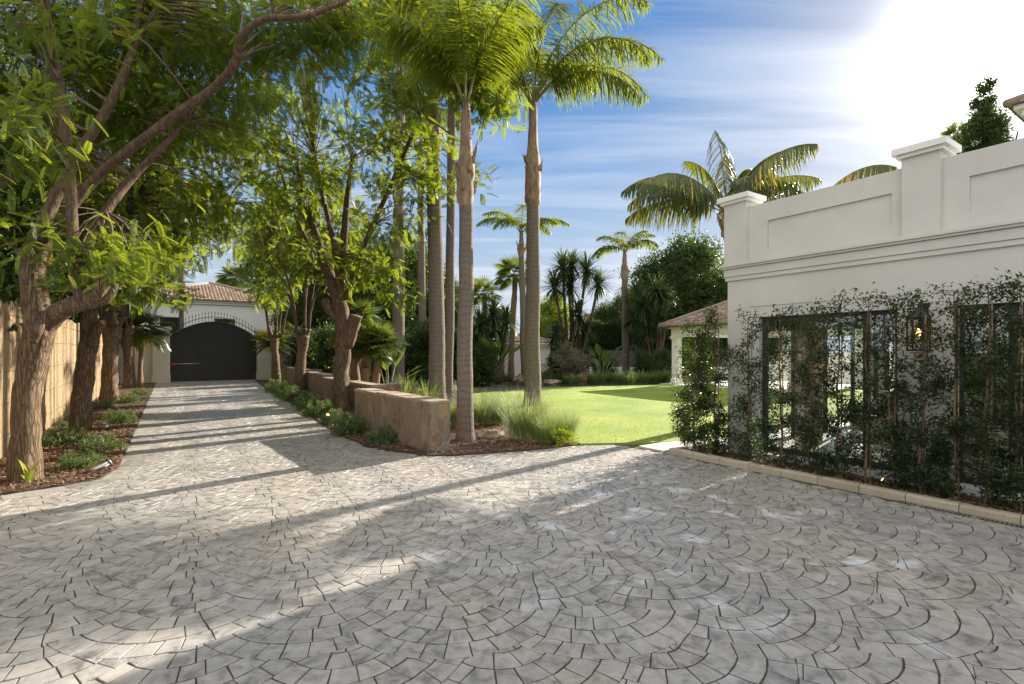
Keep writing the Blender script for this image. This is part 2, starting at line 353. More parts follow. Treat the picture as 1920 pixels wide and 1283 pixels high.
M['shaft'] = pmat('dry_leaf_base', (.13, .08, .05), (.38, .27, .17), 3., .8, .8, 12., stretch=(8, 8, 1))
M['rachis'] = pmat('palm_petiole', (.16, .17, .05), (.30, .27, .11), 3., .55)
M['cane'] = pmat('split_cane', (.26, .18, .10), (.50, .37, .22), 3., .75, .8, 18., stretch=(9, 9, .8), rndmix=[(0., (.17, .11, .055)), (.35, (.36, .26, .15)), (.7, (.46, .34, .20)), (1., (.62, .49, .31))])
M['wire'] = pmat('rusty_wire', (.06, .04, .03), (.12, .07, .05), 30., .8)
YG = [(0., (.008, .026, .009)), (.35, (.020, .058, .014)), (.7, (.050, .105, .018)), (.93, (.13, .175, .022)), (1., (.24, .10, .03))]
M['leaf'] = leafmat('feathery_leaf', YG, .46, (.54, .64, .03))
M['leafdark'] = leafmat('evergreen_leaf', [(0., (.012, .028, .008)), (.5, (.028, .060, .014)), (.9, (.055, .10, .02)), (1., (.10, .13, .03))], .32, (.22, .32, .03))
M['hedge'] = leafmat('glossy_hedge_leaf', [(0., (.010, .020, .010)), (.6, (.022, .040, .018)), (.9, (.045, .075, .02)), (1., (.10, .13, .02))], .28, (.25, .38, .03), .35)
M['frond'] = leafmat('queen_palm_frond', [(0., (.022, .05, .010)), (.6, (.055, .105, .016)), (1., (.12, .16, .025))], .48, (.45, .50, .02))
M['kentia'] = leafmat('kentia_frond', [(0., (.015, .032, .016)), (.6, (.035, .065, .025)), (.86, (.07, .10, .02)), (1., (.45, .25, .02))], .35, (.40, .40, .03), .35)
M['fan'] = leafmat('fan_palm_leaf', [(0., (.03, .06, .015)), (.7, (.06, .11, .025)), (1., (.13, .17, .05))], .35, (.35, .42, .05), .4)
M['yucca'] = leafmat('yucca_leaf', [(0., (.014, .035, .016)), (.7, (.035, .07, .025)), (1., (.08, .12, .04))], .25, (.25, .35, .04), .4)
M['ground'] = leafmat('ground_shrub_leaf', [(0., (.05, .10, .035)), (.6, (.10, .17, .06)), (1., (.24, .30, .15))], .3, (.35, .45, .08), .4)
M['lav'] = leafmat('lavender_leaf', [(0., (.07, .12, .04)), (.7, (.16, .22, .08)), (1., (.30, .36, .18))], .4, (.45, .55, .10), .6)
M['flower'] = leafmat('lavender_flower', [(0., (.18, .14, .26)), (1., (.34, .28, .42))], .3, (.4, .3, .5), .6)
M['grass'] = leafmat('grass_blade', [(0., (.09, .17, .012)), (.6, (.17, .25, .02)), (1., (.30, .34, .05))], .45, (.55, .66, .03), .6)
M['dry'] = leafmat('dry_leaf', [(0., (.12, .07, .03)), (.6, (.28, .18, .08)), (1., (.5, .36, .12))], .3, (.5, .35, .1), .8)
M['grev'] = leafmat('grey_needle_leaf', [(0., (.09, .08, .06)), (.6, (.18, .16, .11)), (1., (.28, .24, .18))], .2, (.3, .3, .15), .8)
M['bulb'] = emis('warm_bulb', (1.0, .42, .12), 4.5)
def glassmat():
    m, nt, b = newmat('window_glass')
    gl = N(nt, 'ShaderNodeBsdfGlossy'); gl.inputs['Roughness'].default_value = .0; gl.inputs[0].default_value = (.95, .97, .96, 1)
    tr = N(nt, 'ShaderNodeBsdfTransparent'); tr.inputs[0].default_value = (.86, .90, .88, 1)
    fr = N(nt, 'ShaderNodeFresnel'); fr.inputs[0].default_value = 1.7
    mx = N(nt, 'ShaderNodeMixShader'); nt.links.new(math_(nt, 'MULTIPLY', fr.outputs[0], 1.6, clamp=True), mx.inputs[0]); nt.links.new(tr.outputs[0], mx.inputs[1]); nt.links.new(gl.outputs[0], mx.inputs[2])
    nt.links.new(mx.outputs[0], nt.nodes['Material Output'].inputs[0]); return m
M['glass'] = glassmat()

# ================================================================== SETTING
def inpoly(x, y, P):
    r = False; j = len(P)-1
    for i in range(len(P)):
        if (P[i][1] > y) != (P[j][1] > y) and x < (P[j][0]-P[i][0])*(y-P[i][1])/(P[j][1]-P[i][1])+P[i][0]: r = not r
        j = i
    return r
def inpoly_np(X, Y, P):
    r = np.zeros(len(X), bool); j = len(P)-1
    for i in range(len(P)):
        xi, yi = P[i][0], P[i][1]; xj, yj = P[j][0], P[j][1]
        if yi != yj: r ^= ((yi > Y) != (yj > Y)) & (X < (xj-xi)*(Y-yi)/(yj-yi)+xi)
        j = i
    return r
leftbed = [SN(7.9, -2.6), G(0, 930), G(120, 912), G(188, 899), G(222, 878), SN(12, -.6), SN(20, -.6), SN(33, -.6), SN(33, -2.6)]
rb_edge = [SN(33, 4.1), G(492, 724), G(520, 742), G(560, 765), G(600, 793), G(640, 818), G(690, 838), G(745, 848), G(808, 856), G(900, 852), G(985, 846), G(1088, 835)]
rightbed = rb_edge+[G(1020, 812), G(935, 786), G(862, 742), SN(22, 9.5), SN(33, 9.5)]
lawnpoly = [G(1088, 835), G(1240, 832), SN(5.9, 8.6), SN(5.9, 13.2), SN(-4, 13.2), SN(-8, 30), SN(10, 30), G(1262, 722), G(1130, 725), G(1000, 729), G(862, 742), G(935, 786), G(1020, 812)]

mb = MB(); k = 800
mb.poly([(-k, -k, -.06), (k, -k, -.06), (k, k, -.06), (-k, k, -.06)], [(0, 1, 2, 3)])
tag(mb.build('garden_ground', M['garden']), kind='structure')

def sheet(name, P, z, mat, thick=.05):
    mb = MB(); n = len(P)
    ar = sum(P[i][0]*P[(i+1) % n][1]-P[(i+1) % n][0]*P[i][1] for i in range(n))
    if ar < 0: P = P[::-1]
    V = [(p[0], p[1], z) for p in P]+[(p[0], p[1], z-thick) for p in P]
    mb.poly(V, [tuple(range(n))]+[(i, i+n, (i+1) % n+n, (i+1) % n) for i in range(n)])
    return tag(mb.build(name, mat), kind='structure')
sheet('left_bed_soil', leftbed, .02, M['soil'])
sheet('right_bed_soil', rightbed, .02, M['soil'])
sheet('lawn', lawnpoly, .03, M['lawn'])

# courtyard and driveway: stamped fans, every cast stone a bevelled block in one sheet
def clip(P, f):
    out = []; n = len(P)
    for i in range(n):
        a, b = P[i], P[(i+1) % n]; fa, fb = f(a), f(b)
        if fa >= 0: out.append(a)
        if (fa >= 0) != (fb >= 0):
            t = fa/(fa-fb); q = (a[0]+(b[0]-a[0])*t, a[1]+(b[1]-a[1])*t); out.append(q)
    return out
def area(P): return .5*sum(P[i][0]*P[(i+1) % len(P)][1]-P[(i+1) % len(P)][0]*P[i][1] for i in range(len(P)))
mb = MB()
base = [SN(-4, -9), SN(8.3, -9), SN(8.3, -.3), SN(33.4, -.3), SN(33.4, 4.6), SN(5.95, 6.6), SN(5.95, 6.72), SN(-4, 6.72)]
mb.poly([(*SN(-5, -9.5)[:2], -.009), (*SN(34, -9.5)[:2], -.009), (*SN(34, 9.)[:2], -.009), (*SN(-5, 9.)[:2], -.009)], [(0, 3, 2, 1)], 0, 1)
FR = .75; ca, sa = 1., 0.; LA = (.89, 0.); LB = (-.33, .52)
prnd = random.Random(3)
OV = [(j*LB[0]+i*LA[0], j*LB[1]) for j in range(0, 4) for i in range(-4, 5) if (j > 0 or i < 0)]
OV = [o for o in OV if 0 < math.hypot(*o) < 1.49]
for j in range(-9, 64):
    for i in range(-60, 60):
        cx = .48+i*LA[0]+j*LB[0]; cy = 3.5+j*LB[1]
        wx, wy = cx, cy; s_, n_ = toSN(Vector((wx, wy, 0)))
        if not (-3 < s_ < 34.5 and -6.5 < n_ < 7.9) or (s_ > 10 and n_ < -1.5) or (s_ > 9.5 and n_ > 5.5): continue
        if wy < -.2: continue
        tone = prnd.uniform(-.10, .10)
        for (r0, r1) in ((.605, .75), (.46, .605), (.315, .46), (.17, .315), (.02, .17)):
            rm = (r0+r1)/2; nn = max(1, round(2*math.pi*rm/.132))
            st = prnd.uniform(0, 6.28)
            A = [st+2*math.pi*(q+prnd.uniform(-.12, .12))/nn for q in range(nn)]; A.append(A[0]+2*math.pi)
            Sl = [prnd.uniform(-.012, .012)/rm for q in range(nn)]; Sl.append(Sl[0])
            for q in range(nn):
                a0, a1 = A[q], A[q+1]; o0, o1 = Sl[q], Sl[q+1]
                am = (a0+a1)/2
                if math.sin(am)*rm > .72: continue
                P = [(r1*math.cos(t), r1*math.sin(t)) for t in np.linspace(a0+o0, a1+o1, 5)]+[(r0*math.cos(t), r0*math.sin(t)) for t in np.linspace(a1-o1, a0-o0, 4)]
                for (dx, dy) in OV:
                    if math.hypot(rm*math.cos(am)-dx, rm*math.sin(am)-dy) > FR+.16: continue
                    if len(P) > 2: P = clip(P, lambda p: math.hypot(p[0]-dx, p[1]-dy)-FR)
                if len(P) < 3 or area(P) < .00015: continue
                P = [p for z_, p in enumerate(P) if math.hypot(p[0]-P[z_-1][0], p[1]-P[z_-1][1]) > .002]
                if len(P) < 3: continue
                Q = [(ca*(cx+p[0])-sa*(cy+p[1])+prnd.uniform(-.0022, .0022), sa*(cx+p[0])+ca*(cy+p[1])+prnd.uniform(-.0022, .0022)) for p in P]
                mx = sum(p[0] for p in Q)/len(Q); my = sum(p[1] for p in Q)/len(Q)
                s2, n2 = toSN(Vector((mx, my, 0)))
                if my < .4 or n2 > 6.66 or (s2 > 5.95 and n2 > 6.6 and s2 < 7): continue
                if s2 > 7.2 and (inpoly(mx, my, leftbed) or inpoly(mx, my, rightbed)) : continue
                if s2 > 5.5 and inpoly(mx, my, lawnpoly): continue
                if s2 > 33.3: continue
                far = my > 13
                g = min(.0038 if not far else .0045, .16*math.sqrt(area(P))); tz = prnd.uniform(-.0015, .0015); tx = prnd.uniform(-.012, .012); ty = prnd.uniform(-.012, .012); nq = len(Q)
                def ins(d, z): return [(p[0]+(mx-p[0])*min(.6, d/max(.01, math.hypot(mx-p[0], my-p[1]))), p[1]+(my-p[1])*min(.6, d/max(.01, math.hypot(mx-p[0], my-p[1]))), z+tz+(p[0]-mx)*tx+(p[1]-my)*ty) for p in Q]
                V = ins(g*.5, -.010)+ins(g+.0015, -.0035)+ins(g+.0042, 0.)
                Fc = [tuple(range(2*nq, 3*nq))]
                for b_ in (0, nq): Fc += [(b_+z_, b_+(z_+1) % nq, b_+nq+(z_+1) % nq, b_+nq+z_) for z_ in range(nq)]
                cv = min(1, max(0, prnd.betavariate(2.2, 2.2)+tone)); mb.poly(V, Fc[:1]+Fc[1+nq:], cv, 0); mb.poly(V, Fc[1:1+nq], cv, 1)
tag(mb.build('courtyard_paving', [M['pave'], M['joint']]), kind='structure')

# smooth border slabs along the left bed
def border(name, P, w, side, step, z=.004, mat='border'):
    mb = MB(); C = []
    for a, b in zip(P[:-1], P[1:]):
        n = max(1, int((b-a).length/step))
        C += [a+(b-a)*i/n for i in range(n)]
    C.append(P[-1]); O = []
    for i, c in enumerate(C):
        t = (C[min(i+1, len(C)-1)]-C[max(i-1, 0)]).normalized(); O.append(c+Vector((t.y, -t.x, 0))*w*side)
    for i in range(len(C)-1):
        a, b, c, d = C[i], C[i+1], O[i+1], O[i]; m_ = (a+b+c+d)/4; k = .985
        V = [m_+(p-m_)*k for p in (a, b, c, d)]
        mb.poly([(p.x, p.y, z+h) for h in (0, -.02) for p in V], [(0, 1, 2, 3), (0, 4, 5, 1), (1, 5, 6, 2), (2, 6, 7, 3), (3, 7, 4, 0)])
    return tag(mb.build(name, M[mat]), kind='structure')
border('driveway_border', [SN(7.75, -2.9), G(0, 930), G(120, 912), G(188, 899), G(222, 878), SN(12, -.6), SN(20, -.6), SN(33, -.6)], .30, 1, .42, mat='pave')
# pale terrace beyond the hedge, reaching round the building
mb = MB(); mb.sbox(5.62, 6.15, 6.75, 14, -.05, .024); mb.sbox(5.25, 5.62, 7.3, 14, -.05, .026)
tag(mb.build('terrace_path', M['pale']), kind='structure')
# planting strip and kerb by the white building
mb = MB(); mb.sbox(-3.5, 5.42, 6.87, 7.4, -.05, .05); tag(mb.build('hedge_bed_soil', M['soil']), kind='structure')
mb = MB(); s0 = 5.5; kr = random.Random(5)
for i in range(20):
    h = .085+kr.uniform(-.004, .004)
    a, b = s0-.46*i, s0-.46*(i+1)+.008
    mb.poly([SN(x, n, z) for x in (b, a) for n, z in ((6.74, -.02), (6.742, h-.02), (6.76, h), (6.85, h), (6.868, h-.02), (6.87, -.02))],
            [(0, 1, 7, 6), (1, 2, 8, 7), (2, 3, 9, 8), (3, 4, 10, 9), (4, 5, 11, 10), (5, 4, 3, 2, 1, 0), (6, 7, 8, 9, 10, 11)], kr.random())
tag(mb.build('kerb', M['kerb']), kind='structure')
mb = MB(); mb.sbox(5.42, 5.5, 6.87, 7.9, -.02, .08); tag(mb.build('kerb_return', M['kerb']), kind='structure')

# ---- loose bark chips in both beds (nobody could count them)
def scatter(poly, n, dens_near=True):
    xs = np.array([p[0] for p in poly]); ys = np.array([p[1] for p in poly]); out = np.zeros((0, 2))
    while len(out) < n:
        X = rng.uniform(xs.min(), xs.max(), n*6); Y = rng.uniform(ys.min(), ys.max(), n*6)
        ok = inpoly_np(X, Y, poly)
        if dens_near: ok &= rng.random(len(X)) < np.minimum(1, (9./np.maximum(Y, 4))**2.2)
        out = np.concatenate([out, np.stack([X[ok], Y[ok]], 1)])
    return out[:n]
CH = (np.array([(-.5, -.5, 0), (.5, -.45, .02), (.5, .5, .05), (-.45, .5, 0), (-.5, -.5, .18), (.5, -.45, .2), (.5, .5, .23), (-.45, .5, .18)])*[1, .4, .5], [(4, 5, 6, 7), (0, 1, 5, 4), (1, 2, 6, 5), (2, 3, 7, 6), (3, 0, 4, 7)])
def chips(name, poly, n, label, size=(.015, .06), z=.025):
    p = scatter(poly, n); D = rdir(n, 0, .3); Mx = basis(D, rng.uniform(-.5, .5, n))*rng.uniform(*size, n)[:, None, None]
    mb = MB(); mb.inst(CH, Mx, np.column_stack([p, z+rng.uniform(0, .02, n)])); o = mb.build(name, M['chips'])
    return tag(o, label, 'bark mulch', kind='stuff')
chips('bark_mulch', leftbed, 15000, 'reddish brown bark chips covering the left planting bed')
chips('bark_mulch', rightbed, 15000, 'shaded bark chips round the stone wall and front palm')
chips('bark_mulch', [SN(-1, 6.88), SN(5.4, 6.88), SN(5.4, 7.38), SN(-1, 7.38)], 2500, 'dark litter under the hedge behind the kerb', z=.055)

# ---- grass blades
GB = (np.array([(0, -.5, 0), (0, .5, 0), (.6, .3, 0.05), (.6, -.3, .05), (1, 0, .25), (1, .02, .25)]), [(0, 1, 2, 3), (3, 2, 5, 4)])
n = 70000; p = scatter(lawnpoly, n); D = rdir(n, 1.6, 1.); D[:, 2] = np.abs(D[:, 2])
Mx = basis(D); ln = rng.uniform(.02, .045, n); Mx = Mx*np.stack([ln, ln*.16+.002, ln], 1)[:, None, :]
mb = MB(); mb.inst(GB, Mx, np.column_stack([p, np.full(n, .028)]), np.clip(rng.normal(.55, .2, n), 0, 1))
tag(mb.build('lawn_grass', M['grass']), 'short mown grass blades of the sunlit lawn', 'grass', kind='stuff')
# ---- fallen leaves on the paving
n = 130; s_ = rng.uniform(1.5, 24, n); nn = rng.uniform(-1.5, 6.3, n)
P = np.array([SN(a, b if a < 7.5 else rng.uniform(0, 3.), .006) for a, b in zip(s_, nn)])
D = rdir(n, 0, .12); LF = (np.array([(-.5, 0, 0), (0, -.28, .06), (.5, 0, .02), (0, .28, .08)]), [(0, 1, 2, 3)])
mb = MB(); mb.inst(LF, basis(D)*rng.uniform(.02, .05, n)[:, None, None], P)
tag(mb.build('fallen_leaves', M['dry']), 'a few dry leaves fallen on the paving', 'fallen leaves', kind='stuff')

# ================================================================== BUILDINGS
# ---- single-storey white wing on the right; front face at n = 7.6, far end at s = 5.0
WN = 7.6; ZT = 3.94
wing = empty('white_building', SN(1.5, WN), 'cream white single storey house wing with a panelled parapet behind the leafy screen of shrubs', 'house')
BO = SN(1.5, WN)
def part(mb, name, mat, par, org=BO): 
    o = mb.build(name, mat, par, origin=org); return o
mb = MB()
wins = [(2.66, 4.48), (.25, 2.11), (-2.6, -.2)]
edges = [5.0]+[e for w in wins for e in (w[1], w[0])]+[-6.0]
zw0, zw1 = .14, 2.19
for a, b in zip(edges[0::2], edges[1::2]): mb.sbox(b, a, WN, WN+.28, -.05, zw1)
for a, b in wins: mb.sbox(a, b, WN, WN+.28, -.05, zw0-.02)
mb.sbox(-6, 5, WN, WN+.28, zw1, 2.83)
# plaster band above the openings stands a little proud, leaving the shallow recess seen in the photo
mb.sbox(-6, 5.003, WN-.012, WN, 2.36, 2.83)
for a, b in ((4.62, 5.003), (2.25, 2.52), (-.12, .12)): mb.sbox(a, b, WN-.012, WN, .0, 2.36)
# end wall with glazed opening, back wall piers
mb.sbox(4.72, 5.0, 12.7, 13.0, -.05, 2.83); mb.sbox(4.72, 5, WN+.28, 8.2, -.05, 2.83); mb.sbox(4.72, 5, 8.2, 12.7, 2.35, 2.83)
for a, b in ((-6, -3.4), (-1.2, -.8), (1.6, 2.0)): mb.sbox(a, b, 12.72, 13.0, -.05, 2.83)
mb.sbox(-6, 4.72, 12.72, 13.0, 2.35, 2.829)
part(mb, 'wall', M['plaster'], wing)
mb = MB(); mb.sbox(-6, 4.72, WN+.28, 12.72, -.04, .12); part(mb, 'floor', M['tile'], wing)
mb = MB(); mb.sbox(-6, 4.99, WN+.01, 12.99, 2.835, 3.06); part(mb, 'roof_slab', M['white'], wing)
# cornice: stacked mouldings
mb = MB()
for (o_, z0, z1) in ((.03, 2.80, 2.86), (.045, 2.865, 2.985), (.075, 2.99, 3.02), (.10, 3.022, 3.055), (.06, 3.057, 3.08)):
    mb.sbox(-6, 5.0+o_, WN-o_-.012, WN+.3, z0, z1)
part(mb, 'cornice', M['plaster'], wing)
mb = MB()
mb.sbox(-6, 4.96, WN+.03, WN+.25, 3.081, ZT)          # parapet core
# raised frame of the panels
pan = [(2.72, 4.34), (.0, 1.96), (-3.2, -.6)]
mb.sbox(-6, 4.965, WN, WN+.03, 3.66, ZT+.001); mb.sbox(-6, 4.965, WN, WN+.03, 3.081, 3.25)
pe = [4.965]+[e for w in pan for e in (w[1], w[0])]+[-6]
for a, b in zip(pe[0::2], pe[1::2]): mb.sbox(b, a, WN, WN+.03, 3.25, 3.66)
mb.sbox(4.72, 4.96, WN+.25, 13, 3.081, ZT); mb.sbox(-6, 4.72, 12.75, 13, 3.081, ZT)
part(mb, 'parapet', M['plaster'], wing)
for s_ in (4.84, 2.40, -.3):
    q = empty('pillar', (0, 0, 0), None, None); q.parent = wing; 
    o = MB().sbox(s_-.19, s_+.19, WN-.07, WN+.30, 3.081, 4.03).build('pillar_shaft', M['plaster'], wing, origin=BO)
    bpy.data.objects.remove(q)
    c = MB(); c.sbox(s_-.23, s_+.23, WN-.11, WN+.34, 4.031, 4.075); c.sbox(s_-.27, s_+.27, WN-.15, WN+.38, 4.076, 4.15)
    b0 = SN(s_, WN+.115, 4.26); V = [SN(s_-.27, WN-.15, 4.151), SN(s_+.27, WN-.15, 4.151), SN(s_+.27, WN+.38, 4.151), SN(s_-.27, WN+.38, 4.151), SN(s_, WN+.115, 4.215)]
    c.poly(V, [(1, 0, 4), (2, 1, 4), (3, 2, 4), (0, 3, 4)]); c.build('pillar_cap', M['white'], o, origin=BO)
def window(a, b, mull):
    fr = MB(); d0, d1 = WN+.10, WN+.17; t = .055
    fr.sbox(a, b, d0, d1, zw1-t, zw1); fr.sbox(a, b, d0, d1, zw0-.02, zw0+t)
    fr.sbox(a, a+t, d0, d1, zw0+t, zw1-t); fr.sbox(b-t, b, d0, d1, zw0+t, zw1-t)
    for m_ in mull: fr.sbox(m_-.035, m_+.035, d0+.001, d1+.001, zw0+t, zw1-t)
    f = fr.build('window', M['bronze'], wing, origin=BO)
    MB().sbox(a+t, b-t, WN+.13, WN+.136, zw0+t, zw1-t).build('pane', M['glass'], f, origin=BO)
    MB().sbox(a, b, WN+.18, WN+.27, zw1-.22, zw1-.001).build('blind_box', M['bronze'], f, origin=BO)
    MB().sbox(a-.03, b+.03, WN-.16, WN+.10, .02, zw0-.021).build('window_sill', M['white'], f, origin=BO)
window(*wins[0], (3.05,)); window(*wins[1], (1.62,)); window(*wins[2], (-1.4,))
# glazing bars of the far openings seen through the rooms
fr = MB()
for n_ in (8.22, 9.3, 10.45, 11.6, 12.66): fr.sbox(4.80, 4.86, n_-.03, n_+.03, .12, 2.35)
fr.sbox(4.80, 4.86, 8.2, 12.7, 2.28, 2.349)
fr.build('glazed_door', M['bronze'], wing, origin=BO); fr = MB(); fr.sbox(-3.4, 4.70, 12.83, 12.87, 2.25, 2.348)
for s_ in (-3.3, -2.3, -.7, .4, 1.55, 2.1, 3.0, 3.9, 4.68): fr.sbox(s_-.03, s_+.03, 12.82, 12.88, .12, 2.35)
fr.build('glazed_door', M['bronze'], wing, origin=BO)
MB().sbox(4.2, 4.28, 8.3, 9.0, .12, 2.3).build('curtain', M['fabric'], wing, origin=BO)

# contents of the rooms
sh = empty('bookshelf', SN(1.1, 10.4), 'brown wooden shelf unit with lit shelves seen through the right hand window', 'shelf')
o0 = SN(1.1, 10.4); c = MB(); c.sbox(.3, 1.9, 10.68, 10.72, .12, 2.2); c.sbox(.26, .3, 10.3, 10.72, .12, 2.2); c.sbox(1.9, 1.94, 10.3, 10.72, .12, 2.2); c.build('shelf_case', M['wood'], sh, origin=o0)
for z in (.5, .95, 1.4, 1.85): MB().sbox(.3, 1.9, 10.3, 10.68, z, z+.04).build('shelf_board', M['wood'], sh, origin=o0)
def sofa(s_, n_, label):
    o0 = SN(s_, n_, .12); t = empty('sofa', o0, label, 'sofa')
    MB().sbox(s_-1, s_+1, n_-.42, n_+.42, .2, .5).build('seat', M['fabric'], t, origin=o0)
    MB().sbox(s_-1, s_+1, n_+.42, n_+.62, .2, .9).build('backrest', M['fabric'], t, origin=o0)
    for e in (-1, 1): MB().sbox(s_+e*1.11-.1, s_+e*1.11+.1, n_-.42, n_+.62, .2, .68).build('armrest', M['fabric'], t, origin=o0)
    for e in (-.9, .9):
        for f in (-.35, .5): MB().sbox(s_+e-.03, s_+e+.03, n_+f-.03, n_+f+.03, .12, .2).build('leg', M['wood'], t, origin=o0)
sofa(3.2, 10.9, 'beige sofa inside the room behind the left hand window')

# ---- lantern between the two windows
def lantern(s_, n_, z, label, cat='wall lantern'):
    o0 = SN(s_, n_, z); t = empty('wall_lantern', o0, label, cat)
    w = .085; f = MB()
    for a in (-w, w):
        for b in (-w, w): f.sbox(s_+a-.008, s_+a+.008, n_+b-.008, n_+b+.008, z-.22, z+.14)
    f.sbox(s_-w-.012, s_+w+.012, n_-w-.012, n_+w+.012, z-.24, z-.22); f.sbox(s_-w-.012, s_+w+.012, n_-w-.012, n_+w+.012, z+.14, z+.158)
    f.build('lantern_frame', M['black'], t, origin=o0)
    r = MB(); k = .115; V = [SN(s_+a*k, n_+b*k, z+.159) for a, b in ((-1, -1), (1, -1), (1, 1), (-1, 1))]+[SN(s_+a*.03, n_+b*.03, z+.25) for a, b in ((-1, -1), (1, -1), (1, 1), (-1, 1))]
    r.poly(V, [(0, 1, 2, 3), (7, 6, 5, 4), (0, 4, 5, 1), (1, 5, 6, 2), (2, 6, 7, 3), (3, 7, 4, 0)]); r.build('lantern_roof', M['black'], t, origin=o0)
    MB().sbox(s_-.05, s_+.05, WN-.03, WN-.013, z-.12, z+.34).build('back_plate', M['black'], t, origin=o0)
    a = MB(); tube(a, [SN(s_, WN-.03, z+.30), SN(s_, (WN+n_)/2, z+.36), SN(s_, n_, z+.31), SN(s_, n_, z+.24)], [.010]*4, 6); a.build('bracket', M['black'], t, origin=o0)
    b = MB(); tube(b, [o0+Vector((0, 0, -.06)), o0+Vector((0, 0, -.02)), o0+Vector((0, 0, .03))], [.012, .030, .010], 10); b.build('bulb', M['bulb'], t, origin=o0)
    c = MB(); tube(c, [o0+Vector((0, 0, -.22)), o0+Vector((0, 0, -.14)), o0+Vector((0, 0, -.065))], [.014]*3, 8); c.build('candle', M['white'], t, origin=o0)
lantern(2.385, WN-.17, 1.90, 'black square wall lantern with a lit bulb hanging between the two big windows')

# ---- drain grating along the near kerb
o0 = SN(1.2, 6.66); t = empty('drain_channel', o0, 'dark slotted drain grating set in the paving along the kerb', 'drain')
MB().sbox(-1, 2.35, 6.60, 6.72, -.008, .0006).build('channel', M['black'], t, origin=o0)
g = MB()
for i in range(96): g.sbox(-1+.035*i, -1+.035*i+.014, 6.605, 6.715, .0008, .006)
g.sbox(-1, 2.35, 6.596, 6.603, .0008, .0065); g.sbox(-1, 2.35, 6.717, 6.724, .0008, .0065)
g.build('grating', M['steel'], t, origin=o0)

# ---- barrel tile roof helper: hip roof over a rectangle in driveway coordinates
def hip_roof(s0, s1, n0, n1, z0, z1, pitch=.24, name='roof', par=None, org=None, over=.35):
    mb = MB(); s0 -= over; s1 += over; n0 -= over; n1 += over
    ws, wn = s1-s0, n1-n0; hh = min(ws, wn)/2
    # four slopes; each column of tiles is a half round strip running up its slope
    def slope(ax, u0, u1, fixed, inward):
        U = u1-u0; ncol = max(3, int(U/pitch))
        for c in range(ncol):
            ua, ub = u0+U*c/ncol, u0+U*(c+1)/ncol; um = (ua+ub)/2
            dist = min(um-u0, u1-um, hh)
            rows = max(1, int(dist/.38))
            for r in range(rows+1):
                d0, d1 = dist*r/(rows+1), dist*(r+1)/(rows+1)
                V = []
                for kk, dd in enumerate((d0, d1)):
                    lift = .03 if kk == 0 else .0
                    for q in range(5):
                        a = math.pi*q/4; uu = um-math.cos(a)*(ub-ua)*.5; zz_ = z0+(z1-z0)*dd/hh+math.sin(a)*pitch*.30+lift*math.sin(a)
                        co = (uu, fixed+inward*dd) if ax == 's' else (fixed+inward*dd, uu)
                        V.append(SN(co[0], co[1], zz_))
                mb.poly(V, [(q, q+1, q+6, q+5) for q in range(4)]+[(0, 1, 2, 3, 4)], random.random())
    slope('s', s0, s1, n0, 1); slope('s', s0, s1, n1, -1); slope('n', n0, n1, s0, 1); slope('n', n0, n1, s1, -1)
    # underside, ridge and hips
    if ws >= wn: ra, rb = (s0+hh, (n0+n1)/2), (s1-hh, (n0+n1)/2)
    else: ra, rb = ((s0+s1)/2, n0+hh), ((s0+s1)/2, n1-hh)
    cs = [(s0, n0), (s0, n1), (s1, n0), (s1, n1)]
    for c in cs:
        e = min((ra, rb), key=lambda q: math.hypot(q[0]-c[0], q[1]-c[1]))
        tube(mb, [SN(*c, z0+.05), SN((c[0]+e[0])/2, (c[1]+e[1])/2, (z0+z1)/2+.06), SN(*e, z1+.07)], [.11]*3, 8, 2, rnd=.7)
    if math.hypot(ra[0]-rb[0], ra[1]-rb[1]) > .3: tube(mb, [SN(*ra, z1+.07), SN((ra[0]+rb[0])/2, (ra[1]+rb[1])/2, z1+.07), SN(*rb, z1+.07)], [.12]*3, 8, 1, rnd=.6)
    mb.poly([SN(s0, n0, z0-.01), SN(s1, n0, z0-.01), SN(s1, n1, z0-.01), SN(s0, n1, z0-.01), SN(*ra, z1-.05), SN(*rb, z1-.05)] if ws >= wn else
            [SN(s0, n1, z0-.01), SN(s0, n0, z0-.01), SN(s1, n0, z0-.01), SN(s1, n1, z0-.01), SN(*rb, z1-.05), SN(*ra, z1-.05)], [(0, 1, 5, 4), (1, 2, 5), (2, 3, 4, 5), (3, 0, 4), (0, 3, 2, 1)], .1)
    return mb.build(name, M['clay'], par, origin=org)
